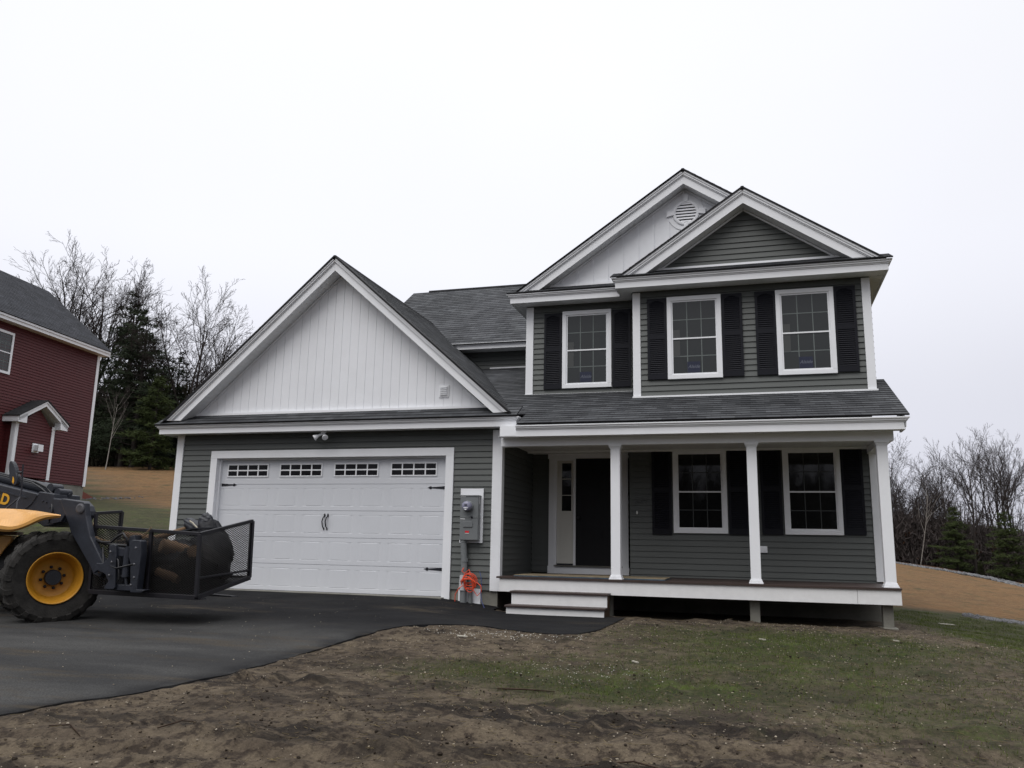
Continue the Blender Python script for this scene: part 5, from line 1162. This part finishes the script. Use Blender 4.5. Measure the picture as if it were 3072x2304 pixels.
# far-off woods that read as one mass
def wood(name,spots,label,hmin,hmax,leafy=.3,kind_m=BRUSH,seed=1,tw=60):
    r=random.Random(seed); mb=MB()
    for (x,y) in spots:
        z=gz(x,y); h=r.uniform(hmin,hmax); lean=Vector((r.gauss(0,.05),r.gauss(0,.05),1)); rr=h*.0075
        top=Vector((x,y,z))+lean*h; mid=Vector((x,y,z)).lerp(top,.5)+Vector((r.gauss(0,.1),r.gauss(0,.1),0)); mb.tube([(x,y,z-.3),mid,top],[rr,rr*.7,.01],4,cap=False)
        for k in range(tw):
            f=r.uniform(.12,.97); p=Vector((x,y,z)).lerp(top,f); a=r.random()*6.28; l=h*.24*(1.1-f*.7)*r.uniform(.4,1); e=p+Vector((math.cos(a)*l*.7,math.sin(a)*l*.7,l*r.uniform(.1,.9)))
            mb.tube([p,p.lerp(e,.5)+Vector((r.gauss(0,.05),r.gauss(0,.05),.03)),e],[.018,.013,.005],3,cap=False)
            for q in range(2):
                b=p.lerp(e,r.uniform(.3,.9)); c=b+Vector((r.gauss(0,l*.3),r.gauss(0,l*.3),r.uniform(.0,.4)*l)); mb.tube([b,c],[.010,.004],3,cap=False)
    return tag(mb.build(name,kind_m),label,'woodland',None,'stuff')
r=random.Random(3)
sp=[]
for i in range(300):
    y=r.uniform(53,90); x0=17+(y-55)*.30; sp.append((r.uniform(x0-3,x0+17),y))
wood('woodland',sp,'dense grey brown wood beyond the mulched slope at right',3.8,6.4,seed=4,tw=24)
sp=[]
for i in range(110):
    y=r.uniform(38,72); x0=-30-(y-40)*.9; sp.append((r.uniform(x0-19,x0+12),y))
wood('woodland',sp,'dark wood behind the pines on the left slope',6.0,10.5,seed=6,tw=34)
sp=[(r.uniform(-45,55),r.uniform(-66,-36)) for i in range(420)]
wood('woodland',sp,'bare wood across the street behind the viewer',9,15,seed=9,tw=22)
def brush(name,n,fx,mc,label,size,hmax,seed,wd=.11):
    r=random.Random(seed); mb=MB()
    for i in range(n):
        x,y=fx(r); z=gz(x,y); h=hmax*r.random()**1.5; c=Vector((x,y,z+h))
        for q in range(3):
            v=Vector((r.gauss(0,.5),r.gauss(0,.5),r.gauss(1.1,.5))).normalized()*size*r.uniform(.6,1.8); w=v.orthogonal(); w.rotate(Matrix.Rotation(r.random()*6.28,3,v.normalized())); w=w.normalized()*size*wd
            s=Vector((r.gauss(0,.2),r.gauss(0,.2),r.gauss(0,.12))); mb.face([c+s-w,c+s+w,c+s+v])
    return tag(mb.build(name,mc),label,'undergrowth',None,'stuff')
_gz=gz
_G=None
def fx_r(r): y=r.uniform(50,80); x0=16+(y-55)*.30; return r.uniform(x0-2,x0+16),y
def fx_b(r): return r.uniform(-45,55),r.uniform(-66,-38)
def fx_l(r): y=r.uniform(37.5,60); x0=-30-(y-40)*.9; return r.uniform(x0-20,x0+11),y
# cheaper ground lookup for scattered points
GXC=np.arange(-60,60,1.5); GYC=np.arange(-15,95,1.5); GC=base(*np.meshgrid(GXC,GYC))
def gz_fast(x,y):
    fx=(x+60)/1.5;fy=(y+15)/1.5;i=int(max(0,min(fx,len(GXC)-2)));j=int(max(0,min(fy,len(GYC)-2)));a=fx-i;b=fy-j
    return float(GC[j,i]*(1-a)*(1-b)+GC[j,i+1]*a*(1-b)+GC[j+1,i]*(1-a)*b+GC[j+1,i+1]*a*b)
gz=gz_fast
brush('undergrowth',26000,fx_r,BRUSH,'dark brushy undergrowth in the wood at right',.42,3.4,5)
brush('dead_leaves',900,fx_r,BROWNL,'russet dead leaves clinging in the wood at right',.24,3.0,6,.3)
brush('undergrowth',9000,fx_b,BRUSH,'unseen undergrowth added behind the viewer to darken window reflections',1.6,7,15)  # out of view, added so the lower windows reflect something darker
brush('undergrowth',40000,fx_l,mat('dark_green_brush',(.030,.027,.018),.9,.1,noise=(1,.4)),'dark undergrowth below the pines on the left',.5,6.2,7)
gz=_gz
# ------------------------------------------------------------------ rocks, grass, stones, clods
_t=(1+5**.5)/2; _n=math.hypot(1,_t)
ROCKV=[(a/_n,b/_n,c/_n) for a,b,c in ((-1,_t,0),(1,_t,0),(-1,-_t,0),(1,-_t,0),(0,-1,_t),(0,1,_t),(0,-1,-_t),(0,1,-_t),(_t,0,-1),(_t,0,1),(-_t,0,-1),(-_t,0,1))]
ROCKF=((0,11,5),(0,5,1),(0,1,7),(0,7,10),(0,10,11),(1,5,9),(5,11,4),(11,10,2),(10,7,6),(7,1,8),(3,9,4),(3,4,2),(3,2,6),(3,6,8),(3,8,9),(4,9,5),(2,4,11),(6,2,10),(8,6,7),(9,8,1))
def rock_faces(mb,c,r,rnd):
    b=len(mb.v); sx,sy=rnd.uniform(.7,1.3),rnd.uniform(.7,1.3)
    for d in ROCKV:
        k=r*rnd.uniform(.72,1.12); mb.v.append((c[0]+d[0]*k*sx,c[1]+d[1]*k*sy,c[2]+d[2]*k*.75))
    for f in ROCKF: mb.f.append(tuple(b+i for i in f)); mb.uv.extend([(0,0)]*3)
ROCK=mat('pale_grey_rock',(.12,.12,.125),.9,.2,noise=(2.5,.6)); r=random.Random(8)
def rocks(poly,n,w,rs,label,name='riprap'):
    mb=MB()
    for i in range(n):
        t=r.random()*(len(poly)-1); k=int(t); a,b=Vector(poly[k]),Vector(poly[k+1]); p=a.lerp(b,t-k); d=(b-a).normalized(); o=r.gauss(0,w*.45); x=p.x-d.y*o; y=p.y+d.x*o
        s=r.uniform(*rs); rock_faces(mb,(x,y,float(gzr([x],[y])[0])+s*.05),s,r)
    tag(mb.build(name,ROCK),label,'rocks',None,'stuff')
rocks([(15.5,45.6),(18.6,41.7),(20.8,39.2),(22.5,36.6),(24.3,33.3)],900,.75,(.05,.17),'strip of grey riprap rocks along the foot of the wood at right')
rocks([(14.7,7.25),(15.6,7.1),(17.5,6.9)],420,.45,(.03,.075),'patch of grey riprap rocks ending the brown slope at right')
rocks([(-16.9,13.9),(-16.3,15.2),(-15.2,15.4)],70,.8,(.03,.09),'pale loose stones at the corner of the red house')
mb=MB(); rr=random.Random(2)
# grass blades
n=300000; gx_=rng.uniform(4.4,15.5,n); gy_=rng.uniform(-10,6.5,n); G,Mu,D,_=zones(gx_,gy_); pch=fbm(gx_,gy_,3.5,3,91)
keep=(rng.random(n)<np.clip(G*1.15-.12,0,1)*np.clip((pch-.30)*3,0.05,1))&(~on_asphalt(gx_,gy_,.05))&~((gx_>5.8)&(gx_<12.4)&(gy_>-.15))&~((gx_>6.2)&(gx_<8.1)&(gy_>-1))
gx_,gy_=gx_[keep],gy_[keep]; n=len(gx_); z=gzr(gx_,gy_); h=rng.uniform(.014,.045,n); a=rng.uniform(0,6.28,n); w=rng.uniform(.0016,.0032,n); lx=rng.normal(0,.4,n)*h; ly=rng.normal(0,.4,n)*h
V=np.empty((n,3,3)); V[:,0]=np.c_[gx_-np.cos(a)*w,gy_-np.sin(a)*w,z-.003]; V[:,1]=np.c_[gx_+np.cos(a)*w,gy_+np.sin(a)*w,z-.003]; V[:,2]=np.c_[gx_+lx,gy_+ly,z+h]
me=bpy.data.meshes.new('grass'); mesh_np(me,V.reshape(-1,3),np.arange(n*3).reshape(n,3)); me.materials.append(mat('new_grass',(.060,.080,.014),.8,.2,noise=(1.1,.40))); o=bpy.data.objects.new('grass',me); COL.objects.link(o); tag(o,'thin new grass sprouting in patches on the front lawn','grass',None,'stuff')
def scatter(name,n,x0,x1,y0,y1,rs,m,label,cat,pf,flat=.7):
    xs=rng.uniform(x0,x1,n);ys=rng.uniform(y0,y1,n); k=(rng.random(n)<pf(xs,ys))&~((xs>5.9)&(xs<12.4)&(ys>-.15)); xs,ys=xs[k],ys[k]; zs=gzr(xs,ys); mb=MB(); r=random.Random(4)
    for x,y,z in zip(xs,ys,zs):
        s=rs[0]+(rs[1]-rs[0])*r.random()**3; b=len(mb.v); rock_faces(mb,(x,y,z+s*.25),s,r)
    tag(mb.build(name,m),label,cat,None,'stuff')
off=lambda x,y:~on_asphalt(x,y,.02)
scatter('pebbles',11000,4.6,14,-9.9,1,(.003,.011),mat('pale_pebbles',(.26,.225,.175),.85,.2,noise=(30,.5)),'small pale stones and wood chips scattered over the bare soil','pebbles',lambda x,y:off(x,y)*np.clip(fbm(x,y,1.3,3,101)*1.9-.45,0.04,1))
scatter('gravel',1200,6.0,8.2,-4.4,-3.3,(.004,.012),mat('white_gravel',(.40,.385,.35),.85,.2,noise=(30,.3)),'white gravel spilled along the end of the asphalt walk','gravel',lambda x,y:off(x,y)*gaus(x,y,7.3,-3.75,.9,.22))
scatter('gravel_patch',800,7.6,9.6,-6.6,-5.2,(.003,.008),bpy.data.materials['white_gravel'],'sparse gravel patch in the middle of the lawn','gravel',lambda x,y:gaus(x,y,8.7,-5.8,.7,.4))
scatter('soil_clods',3800,4.6,13.5,-9.9,-1,(.005,.019),mat('dark_soil_clod',(.026,.020,.015),.95,.1,noise=(9,.4)),'dark crumbly soil clods on the torn up front yard','soil clods',lambda x,y:off(x,y)*np.clip(zones(x,y)[2]*.8+.06+.25*np.clip(-7.2-y,0,1),0,1))
scatter('soil_crumbs',15000,4.6,13.5,-9.9,-.6,(.003,.013),mat('tan_soil_crumb',(.085,.066,.046),.95,.1,noise=(5,.5)),'fine tan soil crumbs covering the bare front yard','soil crumbs',lambda x,y:off(x,y)*(1-.75*zones(x,y)[0])*np.clip(fbm(x,y,2.2,3,111)*2.2-.6,.05,1))
scatter('dark_crumbs',13000,4.6,13.5,-9.9,-.6,(.003,.010),mat('dark_soil_crumb',(.022,.017,.013),.95,.1,noise=(5,.5)),'fine dark soil crumbs in streaks over the front yard','soil crumbs',lambda x,y:off(x,y)*np.clip(fbm(x*.5,y*1.8,1.7,3,121)*2.6-.95,.02,1))
mb=MB(); n_=5200; xs_=rng.uniform(4.7,14,n_); ys_=rng.uniform(-9.8,-.3,n_); k_=(~on_asphalt(xs_,ys_,.0))&(rng.random(n_)<np.clip(fbm(xs_,ys_,1.1,3,131)*2.4-.75,.03,1))&~((xs_>6)&(xs_<12.4)&(ys_>-.3)); xs_,ys_=xs_[k_],ys_[k_]; zs_=gzr(xs_,ys_)
for x,y,z in zip(xs_,ys_,zs_):
    a=random.random()*3.14; l=random.uniform(.012,.05); dx,dy=math.cos(a)*l,math.sin(a)*l; w=.0016; mb.face([(x-dx+dy*.0,y-dy,z+.004),(x-dx,y-dy,z+.004+w*2),(x+dx,y+dy,z+.008+w*2),(x+dx,y+dy,z+.008)])
    mb.face([(x-dx-w,y-dy-w,z+.006),(x-dx+w,y-dy+w,z+.006),(x+dx+w,y+dy+w,z+.009),(x+dx-w,y+dy-w,z+.009)])
tag(mb.build('straw',mat('old_straw',(.17,.135,.075),.8,.2,noise=(20,.4))),'bits of old straw strewn over the front yard','straw',None,'stuff')
scatter('drive_grit',260,-1,5.6,-8,-.3,(.003,.009),bpy.data.materials['pale_pebbles'],'scattered grit on the asphalt driveway','grit',lambda x,y:on_asphalt(x,y,-.1)*.8)
# a few individual scraps
def scrap(x,y,L,w,rz,label,m,name='wood_scrap',cat='scrap',t=.012):
    z=float(gzr([x],[y])[0]); mb=MB(); pr=[(-L/2,-w/2),(L/2,-w*.35),(L/2*.9,w*.4),(-L/2,w/2)]; mb.prism(pr,0,t,'z'); o=mb.build(name,m); o.location=(x,y,z+.006); o.rotation_euler=(.05,.06,rz); tag(o,label,cat)
PALEW=mat('pale_scrap',(.36,.34,.29),.7,.2)
scrap(6.72,-4.05,.13,.05,.2,'pale flat scrap lying on the soil beside the driveway edge',PALEW); scrap(9.0,-5.0,.10,.02,-.7,'thin pale splinter on the bare middle of the lawn',PALEW); scrap(10.3,-3.1,.09,.018,-.5,'small white splinter on the grass in front of the porch',PALEW)
scrap(13.7,3.9,.28,.10,.3,'white scrap lying on the grass near the right lawn edge',PALEW); scrap(11.9,-2.4,.10,.02,-.4,'short pale splinter near the right porch pier',PALEW)
def stick(pts,r,label):
    P=[(x,y,float(gzr([x],[y])[0])+h) for x,y,h in pts]; mb=MB(); mb.tube(P,[r]*(len(P)-1)+[r*.5],6); tag(mb.build('stick',BARK,smooth=True),label,'stick')
stick([(5.35,-9.0,.012),(5.55,-9.02,.02),(5.72,-9.1,.012)],.006,'dark twig on the soil at the lower left'); stick([(6.15,-8.85,.01),(6.25,-8.72,.03),(6.33,-8.6,.015)],.005,'upright twig stub on the soil left of centre')
stick([(8.05,-6.85,.012),(8.3,-6.8,.02),(8.55,-6.78,.012)],.008,'short dark stick lying on the lawn below the gravel patch'); stick([(9.2,-8.7,.01),(9.5,-8.66,.02),(9.8,-8.7,.01)],.006,'thin twig at the bottom of the picture near the centre')
# ------------------------------------------------------------------ camera, sky, sun
def cam_and_light():
    cd=bpy.data.cameras.new('camera'); cam=bpy.data.objects.new('camera',cd); COL.objects.link(cam)
    Rv=Vector((.959484,.281117,.019067)); Fv=Vector((-.279403,.940529,.193234)); Uv=Rv.cross(Fv)
    M=Matrix((Rv,Uv,-Fv)).transposed().to_4x4(); M.translation=(10.2818,-14.0929,.7492); cam.matrix_world=M
    cd.sensor_width=36; cd.lens=28.9; cd.clip_end=1000; cd.clip_start=.05; sc.camera=cam
    w=bpy.data.worlds.new('World'); sc.world=w; w.use_nodes=True; nt=w.node_tree; N=nt.nodes; L=nt.links
    bg=N['Background']
    SE,SRAZ=R_(52),R_(200)
    sky=N.new('ShaderNodeTexSky'); sky.sky_type='NISHITA'; sky.sun_disc=False; sky.sun_elevation=SE; sky.sun_rotation=SRAZ; sky.dust_density=6; sky.air_density=1; sky.ozone_density=1
    hs=N.new('ShaderNodeHueSaturation'); hs.inputs['Saturation'].default_value=.10; L.new(sky.outputs[0],hs.inputs['Color'])
    # overcast cloud layer: brighter overhead, greyer at the horizon, faint soft structure
    tc=N.new('ShaderNodeTexCoord'); sx=N.new('ShaderNodeSeparateXYZ'); L.new(tc.outputs['Generated'],sx.inputs[0])
    cr=N.new('ShaderNodeValToRGB'); L.new(sx.outputs[2],cr.inputs[0]); cr.color_ramp.interpolation='EASE'; E=cr.color_ramp.elements
    LV=[(0,.62),(.14,.74),(.34,.88),(.62,.92),(.78,1.75),(1,2.9)]
    E[0].position=0; E[0].color=(LV[0][1]/3,)*3+(1,); E[1].position=1; E[1].color=(LV[-1][1]/3,)*3+(1,)
    for p,v in LV[1:-1]: e=E.new(p); e.color=(v/3,)*3+(1,)
    mr=N.new('ShaderNodeMath'); mr.operation='MULTIPLY'; L.new(cr.outputs[0],mr.inputs[0]); mr.inputs[1].default_value=3
    # sky brighter towards the back left; dimmed behind the viewer to darken the porch
    dp=N.new('ShaderNodeVectorMath'); dp.operation='DOT_PRODUCT'; L.new(tc.outputs['Generated'],dp.inputs[0]); dp.inputs[1].default_value=(-.55,.80,.2)
    md=N.new('ShaderNodeMapRange'); md.inputs[1].default_value=-1; md.inputs[2].default_value=1; md.inputs[3].default_value=-.30; md.inputs[4].default_value=.12; L.new(dp.outputs['Value'],md.inputs[0])
    nz=N.new('ShaderNodeTexNoise'); nz.inputs['Scale'].default_value=1.6; nz.inputs['Detail'].default_value=3; L.new(tc.outputs['Generated'],nz.inputs['Vector'])
    mn=N.new('ShaderNodeMapRange'); mn.inputs[3].default_value=.94; mn.inputs[4].default_value=1.06; L.new(nz.outputs['Fac'],mn.inputs[0])
    ad=N.new('ShaderNodeMath'); ad.operation='ADD'; L.new(mr.outputs[0],ad.inputs[0]); L.new(md.outputs[0],ad.inputs[1])
    mu=N.new('ShaderNodeMath'); mu.operation='MULTIPLY'; L.new(ad.outputs[0],mu.inputs[0]); L.new(mn.outputs[0],mu.inputs[1])
    tint=N.new('ShaderNodeMix'); tint.data_type='RGBA'; mt2=N.new('ShaderNodeMapRange'); mt2.inputs[1].default_value=0; mt2.inputs[2].default_value=.6; L.new(sx.outputs[2],mt2.inputs[0]); L.new(mt2.outputs[0],tint.inputs[0])
    tint.inputs[6].default_value=(.90,.915,1.04,1); tint.inputs[7].default_value=(.955,.965,1.0,1)
    vm=N.new('ShaderNodeVectorMath'); vm.operation='SCALE'; L.new(tint.outputs[2],vm.inputs[0]); L.new(mu.outputs[0],vm.inputs['Scale'])
    b2=N.new('ShaderNodeBackground'); L.new(vm.outputs[0],b2.inputs[0]); b2.inputs[1].default_value=CLOUD
    L.new(hs.outputs[0],bg.inputs[0]); bg.inputs[1].default_value=.05
    mx=N.new('ShaderNodeMixShader'); mx.inputs[0].default_value=.88; L.new(bg.outputs[0],mx.inputs[1]); L.new(b2.outputs[0],mx.inputs[2])
    L.new(mx.outputs[0],N['World Output'].inputs[0])
    sd=bpy.data.lights.new('sun','SUN'); sd.energy=1.15; sd.angle=R_(45); sd.color=(1,.97,.93); s=bpy.data.objects.new('sun',sd); COL.objects.link(s)
    az=SRAZ; dirv=Vector((math.sin(az)*math.cos(SE),math.cos(az)*math.cos(SE),math.sin(SE)))  # towards the sun (from the left, high)
    s.rotation_euler=dirv.to_track_quat('Z','Y').to_euler()
    sc.view_settings.view_transform='Standard'; sc.view_settings.look='None'; sc.view_settings.exposure=EXPOSURE; sc.view_settings.gamma=1
    sc.cycles.max_bounces=6; sc.cycles.use_denoising=True
CLOUD=1.0; EXPOSURE=0.20
cam_and_light()
